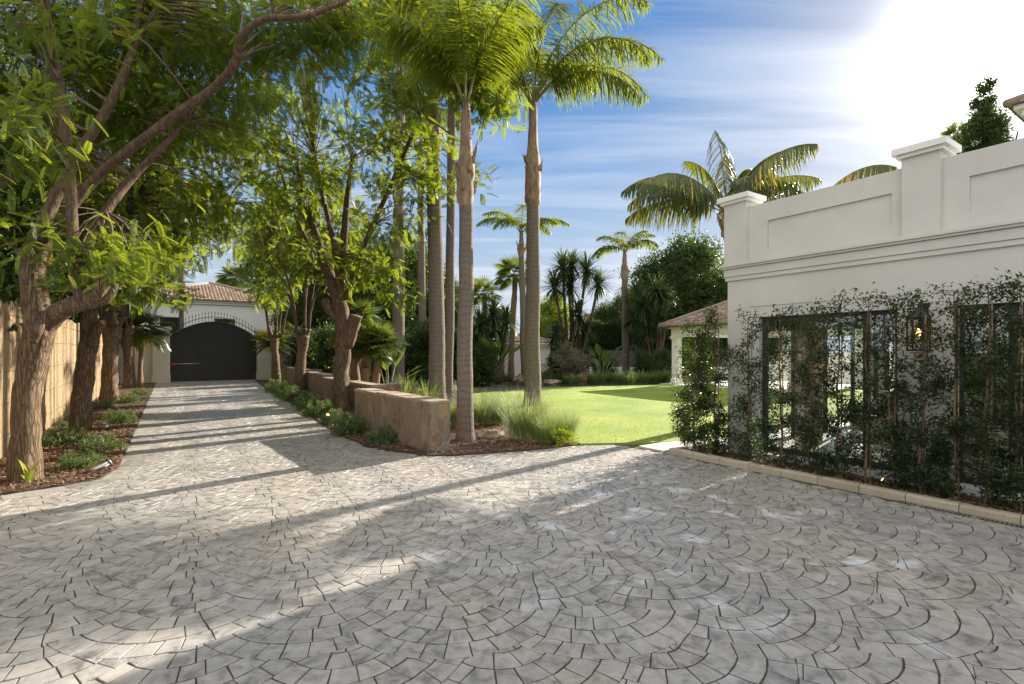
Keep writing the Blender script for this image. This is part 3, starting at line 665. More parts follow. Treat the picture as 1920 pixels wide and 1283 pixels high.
def house(label, s0, s1, n0, n1, zt, zr, wins=(), cat='house', over=.4, name='white_house'):
    o0 = SN((s0+s1)/2, (n0+n1)/2); t = empty(name, o0, label, cat)
    MB().sbox(s0, s1, n0, n1, -.05, zt).build('wall', M['white'], t, origin=o0)
    c = MB(); c.sbox(s0-.15, s1+.15, n0-.15, n1+.15, zt+.001, zt+.16); c.sbox(s0-.28, s1+.28, n0-.28, n1+.28, zt+.161, zt+.27); c.build('eave_cornice', M['white'], t, origin=o0)
    hip_roof(s0, s1, n0, n1, zt+.28, zr, par=t, org=o0, over=over)
    for (a, b, z0, z1, face) in wins:
        if face == 's0': 
            f = MB().sbox(s0-.04, s0-.005, a, b, z0, z1).build('window', M['bronze'], t, origin=o0); MB().sbox(s0-.05, s0-.041, a+.08, b-.08, z0+.08, z1-.08).build('pane', M['glass'], f, origin=o0)
            l = MB(); nsl = 12
            MB().sbox(s0-.22, s0-.003, a-.15, b+.15, z0-.12, z0-.005).build('window_sill', M['white'], f, origin=o0)
        else:
            f = MB().sbox(a, b, n0-.04, n0-.005, z0, z1).build('window', M['bronze'], t, origin=o0); MB().sbox(a+.08, b-.08, n0-.05, n0-.041, z0+.08, z1-.08).build('pane', M['glass'], f, origin=o0)
            MB().sbox(a-.15, b+.15, n0-.22, n0-.003, z0-.12, z0-.005).build('window_sill', M['white'], f, origin=o0)
    return t
# house beyond the gate
house('white house with a hipped brown tile roof standing behind the black gate', 45, 55, -2.3, 8.2, 5.25, 7.35, [(2.8, 4.2, 2.6, 4.2, 's0'), (-.6, .6, 2.6, 4.2, 's0')])
# tall main house, upper right
house('tall white house with tiled eaves behind the cypress at the upper right', -9, 3.5, 18.3, 27, 7.7, 10.2, [(-.6, .8, 5.2, 6.8, 'n0')])
# far neighbours
house('distant white house with a low tiled roof above the dark hedge', *((lambda q: (q[0]-2, q[0]+6, q[1]-2.0, q[1]+3.0))(toSN(at(1135, 600, 56)))), 4.1, 5.9)
house('small white garden house with a tiled roof behind the yuccas', *((lambda q: (q[0], q[0]+3, q[1]-2.2, q[1]+.9))(toSN(G(1010, 709)))), 1.95, 2.7, over=.25, name='garden_house')

# ---- pavilion with square columns on the lawn
c0 = G(1269, 722); ps, pn = toSN(c0); ps0, ps1, pn0, pn1 = ps-6.0, ps+.18, pn-.2, pn+6.
o0 = SN((ps0+ps1)/2, (pn0+pn1)/2); pav = empty('pavilion', o0, 'open white garden pavilion with square columns and a tiled hip roof', 'pavilion')
for (a, b) in ((ps, pn), (ps, pn+5.8), (ps-5.8, pn), (ps-5.8, pn+5.8)):
    q = MB(); q.sbox(a-.17, a+.17, b-.17, b+.17, .3, 2.25); q.sbox(a-.2, a+.2, b-.2, b+.2, 2.251, 2.33); q.sbox(a-.24, a+.24, b-.24, b+.24, 2.331, 2.42)
    q.sbox(a-.21, a+.21, b-.21, b+.21, .12, .30); q.sbox(a-.25, a+.25, b-.25, b+.25, .02, .12); q.build('column', M['white'], pav, origin=o0)
q = MB(); q.sbox(ps0, ps1, pn0, pn0+.38, 2.421, 2.80); q.sbox(ps0, ps1, pn1-.38, pn1, 2.421, 2.80); q.sbox(ps0, ps0+.38, pn0+.38, pn1-.38, 2.421, 2.80); q.sbox(ps1-.38, ps1, pn0+.38, pn1-.38, 2.421, 2.80)
q.sbox(ps0-.12, ps1+.12, pn0-.12, pn1+.12, 2.801, 2.87); q.build('beam', M['white'], pav, origin=o0)
MB().sbox(ps0-.4, ps1+.4, pn0-.4, pn1+.4, -.02, .06).build('base_slab', M['pale'], pav, origin=o0)
hip_roof(ps0, ps1, pn0, pn1, 2.9, 4.6, par=pav, org=o0, over=.42)

# ================================================================== GATE, FENCE, WALLS
g0 = SN(33.1, 2.1); gate = empty('driveway_gate', g0, 'black arched double steel gate with a row of spearheads closing the driveway', 'gate')
def arch(n, lo, hi): return lo+(hi-lo)*(1-((n-2.1)/2.1)**2)
GZ0, GZ1 = 2.47, 3.32
for a, b in ((.0, 2.098), (2.102, 4.20)):
    q = MB(); k = 12
    for i in range(k):                       # horizontally boarded leaf with an arched head
        x0, x1 = a+(b-a)*i/k, a+(b-a)*(i+1)/k
        q.poly([SN(33.1, x0, .06), SN(33.1, x1, .06), SN(33.1, x1, arch(x1, GZ0, GZ1)), SN(33.1, x0, arch(x0, GZ0, GZ1)),
                SN(33.15, x0, .06), SN(33.15, x1, .06), SN(33.15, x1, arch(x1, GZ0, GZ1)), SN(33.15, x0, arch(x0, GZ0, GZ1))], [(0, 1, 2, 3), (5, 4, 7, 6), (3, 2, 6, 7), (0, 4, 5, 1)])
    z = .16
    while z < 3.2:
        d = [i for i in range(41) if arch(a+(b-a)*i/40, GZ0, GZ1) > z+.03]
        if d: q.sbox(a+0*z if False else 33.085, 33.099, a+(b-a)*d[0]/40, a+(b-a)*d[-1]/40, z, z+.012)
        z += .15
    f = q.build('gate_leaf', M['black'], gate, origin=g0)
    r = MB(); r.sbox(33.07, 33.098, a, a+.06, .05, arch(a, GZ0, GZ1)); r.sbox(33.07, 33.098, b-.06, b, .05, arch(b, GZ0, GZ1)); r.sbox(33.068, 33.098, a+.06, b-.06, .05, .12)
    tube(r, [SN(33.09, a+(b-a)*i/8, arch(a+(b-a)*i/8, GZ0, GZ1)) for i in range(9)], [.03]*9, 6, 2); r.build('leaf_frame', M['black'], f, origin=g0)
MB().sbox(33.16, 33.18, 2.05, 2.15, .06, 3.28).build('meeting_strip', M['black'], gate, origin=g0)
q = MB(); tube(q, [SN(33.12, .02+4.16*i/14, arch(.02+4.16*i/14, GZ0+.24, GZ1+.28)) for i in range(15)], [.018]*15, 6, 2); q.build('top_rail', M['black'], gate, origin=g0)
for i in range(27):
    n_ = .1+4.0*i/26; zb = arch(n_, GZ0, GZ1); zt = arch(n_, GZ0+.42, GZ1+.46)
    q = MB(); tube(q, [SN(33.12, n_, zb), SN(33.12, n_, (zb+zt)/2), SN(33.12, n_, zt)], [.011]*3, 5, 1); tube(q, [SN(33.12, n_, zt), SN(33.12, n_, zt+.05), SN(33.12, n_, zt+.13)], [.012, .030, .002], 5, 1)
    q.build('spear_bar', M['black'], gate, origin=g0)
q = MB(); tube(q, [SN(32.98, -.05, 1.0), SN(32.98, .7, 1.0), SN(32.98, 1.42, 1.0)], [.022]*3, 8, 1); q.build('closer_arm', M['steel'], gate, origin=g0)
MB().sbox(32.92, 33.03, -.05, .36, .95, 1.06).build('closer_motor', M['red'], gate, origin=g0)
MB().sbox(33.0, 33.06, 1.40, 1.52, .08, 1.75).build('drop_bolt_post', M['black'], gate, origin=g0)
def gpillar(n0, n1, label):
    o0 = SN(33.1, (n0+n1)/2); t = empty('gate_pillar', o0, label, 'pillar')
    MB().sbox(32.85, 33.5, n0, n1, .45, 2.75).build('shaft', M['plaster'], t, origin=o0)
    MB().sbox(32.80, 33.55, n0-.05, n1+.05, 0, .449).build('base', M['plaster'], t, origin=o0)
    c = MB(); c.sbox(32.80, 33.55, n0-.05, n1+.05, 2.751, 2.83); c.sbox(32.73, 33.62, n0-.12, n1+.12, 2.831, 2.92); c.sbox(32.78, 33.57, n0-.07, n1+.07, 2.921, 2.99); c.build('cap', M['plaster'], t, origin=o0)
gpillar(-.75, -.02, 'cream pillar on the left of the black gate'); gpillar(4.22, 4.95, 'cream pillar on the right of the black gate')
def wall(name, s0, s1, n0, n1, z, label, mat='plaster'):
    o0 = SN((s0+s1)/2, (n0+n1)/2); q = MB(); q.sbox(s0, s1, n0, n1, -.05, z); 
    t = q.build(name, M[mat], None, origin=o0); tag(t, label, 'wall'); 
    c = MB(); c.sbox(s0-.04, s1+.04, n0-.04, n1+.04, z+.001, z+.07); c.build('coping', M['white' if mat != 'pale' else mat], t, origin=(0, 0, 0)).location = -o0
    return t
wall('garden_wall', 33.15, 33.4, -3.0, -.76, 2.3, 'cream garden wall between the cane fence and the left gate pillar')
wall('garden_wall', 33.15, 33.4, 4.96, 7.6, 2.35, 'cream garden wall beside the right gate pillar behind the trees')
wall('garden_wall', 36.0, 36.25, 8.0, 24, 1.9, 'long dark painted wall closing the garden behind the far shrubs', 'soil')

# ---- cane fence on the left
f0 = SN(20, -2.17); fence = empty('cane_fence', f0, 'tall fence of pale split canes along the left planting bed', 'fence')
mb = MB(); s_ = 7.7; fr_ = random.Random(11)
while s_ < 33.1:
    w = fr_.uniform(.035, .075) if s_ < 18 else fr_.uniform(.06, .10); z = 2.42+fr_.uniform(-.05, .06); n_ = -2.17+fr_.uniform(-.012, .012); le = fr_.uniform(-.02, .02); col = fr_.random()
    K = 8; V = []
    for i in range(K+1):
        zz_ = z*i/K; wob = mnoise.noise(Vector((s_*3, 0, zz_*1.6)))*.012
        ww = w*(1+.18*mnoise.noise(Vector((s_*7, 5, zz_*2.5))))
        for a in (0, .35, .65, 1):
            V.append(SN(s_+le*i/K+wob+ww*a, n_+.028*math.sin(math.pi*a)+(.004 if 0 < a < 1 else 0), zz_))
    Fc = [(i*4+j, i*4+j+1, i*4+j+5, i*4+j+4) for i in range(K) for j in range(3)]+[(K*4, K*4+1, K*4+2, K*4+3)]
    mb.poly(V, Fc, col, 0, False); s_ += w*1.03
mb.build('cane_panel', M['cane'], fence, origin=f0)
for z in (.35, .85, 1.35, 1.85, 2.25):
    q = MB(); tube(q, [SN(7.7+i*1.4, -2.135, z+.012*math.sin(i*2.1)) for i in range(19)], [.0045]*19, 4, 2); q.build('tie_wire', M['wire'], fence, origin=f0)
for i in range(10):
    q = MB(); tube(q, [SN(7.9+2.75*i, -2.25, 0), SN(7.9+2.75*i, -2.25, 1.2), SN(7.9+2.75*i, -2.25, 2.4)], [.04]*3, 8, 1); q.build('post', M['limb'], fence, origin=f0)

# ---- stepped stone walls
def swall(segs, label):
    s0, n0, s1, n1, th, h, pier = segs
    a, b = SN(s0, n0), SN(s1, n1); t = (b-a).normalized(); w = Vector((-t.y, t.x, 0))
    if w.dot(NV) < 0: w = -w
    o0 = (a+b)/2
    def bx(u0, u1, v0, v1, z0, z1, amp=.0):
        q = []; 
        for z in (z0, z1):
            for u_, v_ in ((u0, v0), (u0, v1), (u1, v1), (u1, v0)):
                p = a+t*u_+w*v_; q.append((p.x, p.y, z))
        return q
    Lh = (b-a).length; mb = MB()
    mb.poly(bx(0, Lh, 0, th, -.02, h-.05), [(3, 2, 1, 0), (4, 5, 6, 7), (0, 1, 5, 4), (1, 2, 6, 5), (2, 3, 7, 6), (3, 0, 4, 7)])
    if pier: mb.poly(bx(0, .45, th+.001, th+.45, -.02, h+.0), [(3, 2, 1, 0), (4, 5, 6, 7), (0, 1, 5, 4), (1, 2, 6, 5), (2, 3, 7, 6), (3, 0, 4, 7)])
    o = mb.build('stone_wall', M['stonewall'], None, origin=o0); tag(o, label, 'stone wall', 'stepped stone garden walls')
    u_ = 0; c = MB()
    while u_ < Lh-.01:
        l = min(Lh-u_, random.uniform(.38, .62)); hh = random.uniform(-.006, .006)
        c.poly([(x-o0.x, y-o0.y, z) for x, y, z in bx(u_+(-.006 if u_ == 0 else .004), u_+l+(.006 if u_+l > Lh-.01 else -.004), -.008+hh*1.5, th+.008+hh, h-.048, h+hh*1.6)], [(3, 2, 1, 0), (4, 5, 6, 7), (0, 1, 5, 4), (1, 2, 6, 5), (2, 3, 7, 6), (3, 0, 4, 7)]); u_ += l
    c.build('coping', M['cap'], o)
    return o
swall((7.6, 3.50, 10.9, 3.27, .36, .86, False), 'stone wall nearest the camera, its square end by the front palm')
swall((13.4, 4.5, 18.6, 4.45, .36, .76, True), 'second stone wall, just behind the nearest one, with a short pier')
swall((20.0, 4.9, 24.0, 4.95, .4, .78, True), 'third stone wall in the stepped row, behind the pollarded tree')
swall((25.2, 5.15, 29.5, 5.2, .4, .82, True), 'farthest stone wall of the row, towards the black gate')
# ================================================================== VEGETATION
def tpl_pinnate(npair, ll=.19, lw=.075, droop=.18):     # compound leaf of unit length, leaflets as small rhombs
    V = []; Q = []
    def pt(t): return np.array((t, 0, -droop*t*t))
    for i in range(4):
        a, b = pt(i/4), pt((i+1)/4); k = len(V); V += [a+(0, .008, 0), a-(0, .008, 0), b-(0, .006, 0), b+(0, .006, 0)]; Q.append((k, k+1, k+2, k+3))
    for i in range(npair):
        t = .16+.84*i/(npair-1); l = ll*(1-.55*abs(t-.5)**1.5*1.8); c = pt(t)
        for sd in (-1, 1):
            ax = np.array((.42, sd*.9, -.18)); ax /= np.linalg.norm(ax); sx = np.array((.9, -sd*.42, 0))
            k = len(V); V += [c, c+ax*l*.5+sx*lw*.5+(0, 0, .01), c+ax*l, c+ax*l*.5-sx*lw*.5+(0, 0, .01)]; Q.append((k, k+1, k+2, k+3))
    return np.array(V), Q
T_PIN = tpl_pinnate(10, .20, .095); T_PINM = tpl_pinnate(9, .22, .125); T_PIN6 = tpl_pinnate(6, .27, .19)
T_LEAF = (np.array([(0, 0, 0), (.45, .24, .06), (1, 0, -.06), (.5, -.24, .04)]), [(0, 1, 2, 3)])
T_CLUMP_V = []; T_CLUMP_Q = []
_r = np.random.default_rng(3)
for _i in range(7):
    d = _r.standard_normal(3); d /= np.linalg.norm(d); u = np.cross(d, _r.standard_normal(3)); u /= np.linalg.norm(u); c = _r.standard_normal(3)*.32
    k = len(T_CLUMP_V); T_CLUMP_V += [c, c+d*.3+u*.14, c+d*.62, c+d*.3-u*.14]; T_CLUMP_Q.append((k, k+1, k+2, k+3))
T_CLUMP = (np.array(T_CLUMP_V), T_CLUMP_Q)
T_BLADE = (np.array([(0, -.5, 0), (0, .5, 0), (.45, .5, 0.02), (.45, -.5, .02), (.8, .32, -.06), (.8, -.32, -.06), (1, .04, -.17), (1, -.04, -.17)]), [(0, 1, 2, 3), (3, 2, 4, 5), (5, 4, 6, 7)])
def blades(mb, P, D, ln, wd, up=(0, 0, 1), roll=None, rnd=None, T=T_BLADE, mat=0):
    n = len(P); Mx = basis(D, roll, up); ln = np.broadcast_to(ln, n); wd = np.broadcast_to(wd, n)
    mb.inst(T, Mx*np.stack([ln, wd, ln], 1)[:, None, :], P, rnd, mat)

def crown(lf, tw, blobs, anchors, per=18, fl=(.26, .42), T=None, rs=.22, dens=1., twr=.014, tcol=None):
    T = T or T_PIN; A = np.array([tuple(a) for a in anchors])
    for (c, r, nc) in blobs:
        nc = max(1, int(nc*dens)); d = rdir(nc); uu = rng.random(nc)**.42
        C = np.array(tuple(c))+d*uu[:, None]*np.array(r)
        tone = rng.normal(0, .10, nc)
        for i in range(nc):
            p = Vector(C[i]); j = int(np.argmin(((A-C[i])**2).sum(1)+np.maximum(0, A[:, 2]-C[i][2])*2)); a = Vector(A[j]); m = a.lerp(p, .55)+Vector((0, 0, .12*(p-a).length))
            if (p-a).length > .25: tube(tw, [a, m, p], [twr*min(2.2, .6+(p-a).length*.4), twr*.8, twr*.3], 4, 2)
            nf = int(per*rng.uniform(.6, 1.3)); base = np.array(p)+rng.standard_normal((nf, 3))*rs*[1, 1, .7]
            out = d[i]*.7+rdir(nf, -.12, .75)*1.1; out[:, 2] -= .12
            L_ = rng.uniform(*fl, nf); Mx = basis(out, rng.uniform(-.7, .7, nf))*L_[:, None, None]
            rd = np.clip(rng.normal(.5+tone[i], .17, nf), 0, .95); rd[rng.random(nf) < .012] = 1.
            lf.inst(T, Mx, base, rd)
def pathpx(pts): return [at(*q) for q in pts]
def garden_tree(name, label, cat, base, trunks, limbs, blobs, group=None, T=None, per=18, fl=(.26, .42), dens=1., leaf='leaf', amp=.16, twr=.014, flute=.07, measured=True):
    """trunks / limbs: (points, radii). base: ground point."""
    t = empty(name, base, label, cat, group); o = base
    kx = 1/math.sqrt(1+(base.x/base.y)**2) if measured else 1.
    trunks = [(P, [r*kx for r in rd]) for P, rd in trunks]; limbs = [(P, [r*kx for r in rd]) for P, rd in limbs]
    mb = MB()
    for P, rd in trunks: tube(mb, P, rd, 20, 6, amp, 3.2, flute=flute)
    mb.build('trunk', M['bark'], t, origin=o)
    an = []; mb = MB()
    for P, rd in limbs:
        C = tube(mb, P, rd, 10, 5, amp*.5, 4.); an += C[len(C)//3:]
    if limbs: mb.build('limbs', M['limb'], t, origin=o)
    lf = MB(); tw = MB(); crown(lf, tw, blobs, an or [trunks[0][0][-1]], per, fl, T, dens=dens, twr=twr)
    if tw.v: tw.build('twigs', M['twig'], t, origin=o)
    lf.build('crown', M[leaf], t, origin=o); return t
def B(px, py, D, rx, ry=None, rz=None, n=20): return (at(px, py, D), (rx, ry or rx, rz or rx), n)

GL = 'feathery leaved trees lining the driveway'
# --- tree A: big gnarled trunk, front left
bA = G(46, 903); D_ = bA.y
garden_tree('feathery_tree', 'big gnarled forked tree at the front left with a thick furrowed trunk', 'tree', bA,
  [([bA+Vector((0, 0, -.1)), at(48, 840, D_), at(50, 760, D_), at(58, 690, D_), at(74, 625, D_), at(64, 560, D_), at(60, 505, D_), at(58, 470, D_)], [.25, .215, .20, .20, .225, .19, .18, .20]),
   ([at(70, 650, D_), at(84, 610, D_), at(118, 582, D_-.05), at(160, 566, D_-.1), at(196, 553, D_-.1), at(216, 530, D_-.1)], [.16, .17, .15, .135, .15, .06]),
   ([at(165, 570, D_-.1), at(150, 535, D_-.05), at(146, 500, D_), at(150, 485, D_)], [.13, .12, .11, .12]),
   ([at(180, 560, D_-.2), at(192, 535, D_-.22), at(190, 515, D_-.2)], [.08, .10, .07]), ([at(62, 640, D_-.18), at(70, 618, D_-.24), at(80, 600, D_-.2)], [.06, .09, .05])],
  [([at(56, 480, D_), at(85, 410, D_), at(140, 300, D_+.2), at(195, 215, D_+.4), at(248, 100, D_+.5), at(262, 20, D_+.6), at(290, -60, D_+.7)], [.12, .10, .085, .08, .07, .06, .05]),
   ([at(140, 495, D_), at(136, 430, D_-.1), at(130, 320, D_-.1), at(118, 200, D_-.2), at(98, 90, D_-.2), at(80, -20, D_-.2), at(75, -120, D_)], [.10, .085, .08, .08, .07, .06, .04]),
   ([at(62, 490, D_), at(100, 430, D_+.2), at(160, 355, D_+.3), at(225, 295, D_+.3), at(330, 215, D_+.2), at(400, 165, D_+.2), at(440, 120, D_), at(452, 70, D_-.2), at(500, 35, D_-.3), at(570, 32, D_-.3), at(655, 0, D_-.3)], [.13, .10, .09, .08, .075, .07, .075, .06, .05, .045, .03]),
   ([at(150, 495, D_), at(178, 430, D_+.4), at(235, 348, D_+.8), at(300, 280, D_+1.), at(350, 230, D_+1.2)], [.11, .085, .08, .06, .04]),
   ([at(248, 100, D_+.5), at(280, 40, D_+.4), at(300, 0, D_+.4)], [.05, .045, .03])],
  [B(40, 90, 7.6, 1.0, 1.1, .8, 31), B(190, 70, 8, 1.1, 1.1, .7, 37), B(350, 90, 7.8, 1.0, 1., .6, 37), B(470, 90, 7.6, .6, .7, .4, 17), B(250, 200, 8.2, 1.0, 1, .5, 26), B(390, 230, 8.2, .8, .9, .4, 18),
   B(560, 60, 7.4, .6, .5, .28, 17), B(640, 40, 7.6, .5, .5, .25, 13), B(60, 260, 7.8, .5, .6, .6, 11), B(300, 330, 8.4, .6, .6, .4, 8), B(200, 500, 6.5, .42, .4, .22, 10), B(150, 460, 6.4, .3, .3, .2, 4), B(40, 420, 6.2, .22, .3, .2, 2), B(270, 470, 7, .35, .4, .3, 5),
   B(60, 30, 5.2, .7, .6, .4, 8), B(15, 220, 5, .35, .4, .9, 8),
   B(250, -150, 7, 2.2, 1.8, .8, 22), B(500, -130, 7, 1.4, 1.2, .6, 12)], GL, per=33, fl=(.15, .26))
# --- tree B
bB = G(153, 806); D_ = bB.y
garden_tree('feathery_tree', 'second tree of the left row with a knotted trunk against the cane fence', 'tree', bB,
  [([bB+Vector((0, 0, -.1)), at(152, 760, D_), at(158, 700, D_), at(165, 650, D_), at(168, 600, D_), at(166, 560, D_), at(172, 520, D_)], [.26, .235, .215, .22, .20, .17, .17]),
   ([at(170, 650, D_-.05), at(180, 622, D_-.1), at(193, 604, D_-.12)], [.14, .14, .10])],
  [([at(172, 525, D_), at(210, 460, D_), at(232, 420, D_), at(262, 365, D_), at(330, 270, D_), at(410, 180, D_)], [.15, .11, .10, .09, .07, .04]),
   ([at(172, 525, D_), at(150, 430, D_), at(120, 330, D_+.4), at(90, 200, D_+.5)], [.12, .09, .07, .05]),
   ([at(240, 410, D_), at(250, 300, D_-.3), at(270, 150, D_-.5), at(300, 60, D_-.5)], [.07, .06, .05, .03])],
  [B(300, 230, 10.4, 1.5, 1.4, 1.2, 30), B(430, 130, 10.2, 1.5, 1.3, 1.2, 32), B(180, 170, 10.6, 1.5, 1.4, 1.4, 30), B(410, 330, 10.6, .9, .9, .8, 16), B(60, 250, 11, 1.3, 1, 1.3, 20), B(270, 540, 11, .55, .5, .35, 12), B(180, 350, 11, 1.1, .9, .6, 14), B(300, 420, 10.8, .9, .7, .5, 12), B(400, 0, 10.5, 2.2, 1.6, 1.2, 22), B(375, 395, 13, 1.1, 1., .8, 24), B(340, 465, 14, .9, .8, .5, 14), B(425, 440, 14.5, .7, .7, .6, 10)], GL, T=T_PINM, per=24, fl=(.20, .33))
# --- trees C, D of the left row, F and G of the right row share one crown mesh
def pollard(base, hz, lean=(0, 0), nl=6, seed=1, up=3.0, w=.2):
    r = random.Random(seed); top = base+Vector((lean[0], lean[1], hz))
    tr = [([base+Vector((0, 0, -.1)), base.lerp(top, .35)+Vector((r.uniform(-.05, .05), r.uniform(-.05, .05), 0)), base.lerp(top, .7)+Vector((r.uniform(-.06, .06), 0, 0)), top], [w*1.25, w, w*.95, w*1.25])]
    li = []
    for i in range(nl):
        a = 6.28*i/nl+r.uniform(-.4, .4); k = r.uniform(.25, .5); d = Vector((math.cos(a), math.sin(a), 0))
        st = top+d*w*.6; kn = top+d*k+Vector((0, 0, r.uniform(.15, .5))); tr.append(([top+Vector((0, 0, -.2)), st+Vector((0, 0, .05)), kn], [w*.8, w*.6, w*.55]))
        li.append(([kn, kn+d*.15+Vector((0, 0, up*.33)), kn+d*r.uniform(.3, .7)+Vector((0, 0, up*.7)), kn+d*r.uniform(.6, 1.4)+Vector((0, 0, up))], [w*.30, w*.25, w*.2, w*.12]))
    return tr, li
bF = G(563, 732); tr, li = pollard(bF, 2.35, (.1, .1), 6, 4, 3.0, .21)
zb = lambda b, z: (b+Vector((0, 0, z)))
def rel(b, x, y, z, rx, ry, rz, n): return (b+Vector((x, y, z)), (rx, ry, rz), n)
tF = garden_tree('feathery_tree', 'pollarded tree beside the stone walls, middle of the right hand row', 'tree', bF, tr, li,
  [rel(bF, 0, 0, 6.0, 2.2, 2.0, 1.3, 50), rel(bF, -1.2, 0, 7.4, 1.8, 1.7, 1.2, 34), rel(bF, 1.2, .3, 7.2, 1.9, 1.7, 1.3, 36), rel(bF, .1, -.4, 8.8, 1.8, 1.6, 1.0, 26), rel(bF, 1.3, 0, 4.6, .9, .9, .6, 9), rel(bF, -1.3, .2, 4.5, 1., .9, .6, 9)], GL, T=T_PIN6, per=20, fl=(.28, .42), twr=.018, measured=False)
copy_tree(tF, label='slender leaning tree of the right hand row, nearest the right gate pillar', loc=G(518, 718), rz=2.1, sc=(.9, .9, 1.02))
copy_tree(tF, label='third tree of the left row, straight brown trunk over green ground shrubs', loc=G(205, 757), rz=1.0, sc=(1., 1., 1.04))
copy_tree(tF, label='farthest tree of the left row by the cream garden wall', loc=G(243, 729), rz=4.0, sc=(1.0, 1.0, 1.0))
# --- tree E: the pollard with a sawn stump, in front of the second stone wall
bE = G(643, 766); D_ = bE.y
garden_tree('feathery_tree', 'pollarded tree with a sawn off stump and a knot hole beside the stone wall', 'tree', bE,
  [([bE+Vector((0, 0, -.1)), at(641, 735, D_), at(641, 690, D_), at(646, 640, D_), at(643, 600, D_), at(636, 560, D_)], [.28, .235, .22, .25, .22, .22]),
   ([at(652, 650, D_-.05), at(662, 615, D_-.1), at(668, 592, D_-.15)], [.18, .20, .19]),
   ([at(632, 600, D_), at(615, 575, D_), at(610, 560, D_)], [.12, .14, .10])],
  [([at(634, 565, D_), at(612, 500, D_), at(585, 420, D_), at(572, 370, D_), at(555, 300, D_)], [.20, .15, .11, .09, .06]),
   ([at(638, 562, D_), at(630, 480, D_-.2), at(604, 360, D_-.3), at(590, 290, D_-.3)], [.12, .085, .07, .05]),
   ([at(642, 560, D_), at(645, 460, D_), at(650, 380, D_-.2), at(660, 300, D_-.2)], [.14, .11, .09, .05]),
   ([at(645, 560, D_), at(668, 500, D_), at(700, 420, D_-.2), at(730, 355, D_-.3), at(770, 260, D_-1.2), at(820, 150, D_-2.6), at(880, 60, D_-4)], [.12, .09, .08, .07, .055, .045, .03]),
   ([at(640, 560, D_), at(560, 420, D_+.8), at(520, 300, D_+.6)], [.09, .06, .04])],
  [B(560, 330, 14.2, 1.5, 1.5, 1.1, 34), B(690, 280, 14., 1.6, 1.5, 1.0, 36), B(600, 160, 13.6, 1.9, 1.6, .9, 30), B(770, 190, 12.6, 1.0, 1.1, .9, 24), B(470, 240, 13.6, 1.4, 1.3, 1.0, 24), B(740, 400, 14, .9, .9, .8, 18),
   B(700, 500, 14.5, .8, .6, .55, 15), B(745, 540, 14.3, .45, .4, .35, 6), B(780, 330, 13.5, .5, .7, .5, 10), B(590, 470, 14.6, .9, .8, .6, 12), B(460, 370, 14.4, 1.1, .9, .7, 14),
   B(850, 60, 10.6, 1.0, 1., .5, 24), B(900, 150, 10.2, .65, .7, .45, 15), B(940, 90, 10.2, .35, .5, .35, 7), B(930, 215, 10.4, .25, .3, .25, 3), B(820, 270, 12, .35, .4, .5, 5), B(840, 355, 12.4, .3, .3, .25, 3), B(900, 335, 12.4, .22, .2, .12, 2),
   B(700, 20, 12, 1.3, 1., .5, 14), B(780, -60, 11.5, 2.2, 1.6, .8, 26), B(520, -60, 13, 2.2, 1.6, 1., 22)], GL, T=T_PINM, per=23, fl=(.21, .34), amp=.2)

# ---------------- feather palms
def palm_frond(lf, st, base, az, el, Ln, bend, npair, ll, lw, hang=.3, rnd=.5, plum=.3, yel=0., side=0.):
    K = 12; P = [Vector(base)]; e = el; T_ = []
    for i in range(K):
        t = (i+.5)/K; e = el-bend*(t**1.25); a = az+side*t
        d = Vector((math.cos(a)*math.cos(e), math.sin(a)*math.cos(e), math.sin(e))); T_.append(d); P.append(P[-1]+d*Ln/K)
    T_.append(T_[-1])
    tube(st, P, [.028*Ln/3]+[.02*Ln/3]*3+[.012*Ln/3]*(K-4)+[.004], 5, 1)
    tt = np.linspace(.2, .995, npair); Pn = np.array([tuple(p) for p in P]); Tn = np.array([tuple(p) for p in T_]); ix = np.minimum((tt*K).astype(int), K-1); fr = (tt*K-ix)[:, None]
    pos = Pn[ix]*(1-fr)+Pn[ix+1]*fr; tan = Tn[ix]; lat = np.cross(tan, (0, 0, 1)); lat /= np.linalg.norm(lat, axis=1, keepdims=True)+1e-6; upv = np.cross(lat, tan)
    l = ll*np.sin(np.pi*np.clip(tt*.86+.12, 0, 1))**.6
    for sd in (-1, 1):
        D = lat*sd*.85+tan*.5+np.array((0, 0, -1))*hang+upv*rng.uniform(-plum, plum, npair)[:, None]+rng.standard_normal((npair, 3))*.06
        rd = np.clip(rnd+rng.normal(0, .08, npair), 0, .97)
        if yel: rd = np.where(rng.random(npair) < yel, 1., rd)
        blades(lf, pos, D, l*rng.uniform(.85, 1.1, npair), lw, roll=rng.uniform(-.3, .3, npair), rnd=rd)
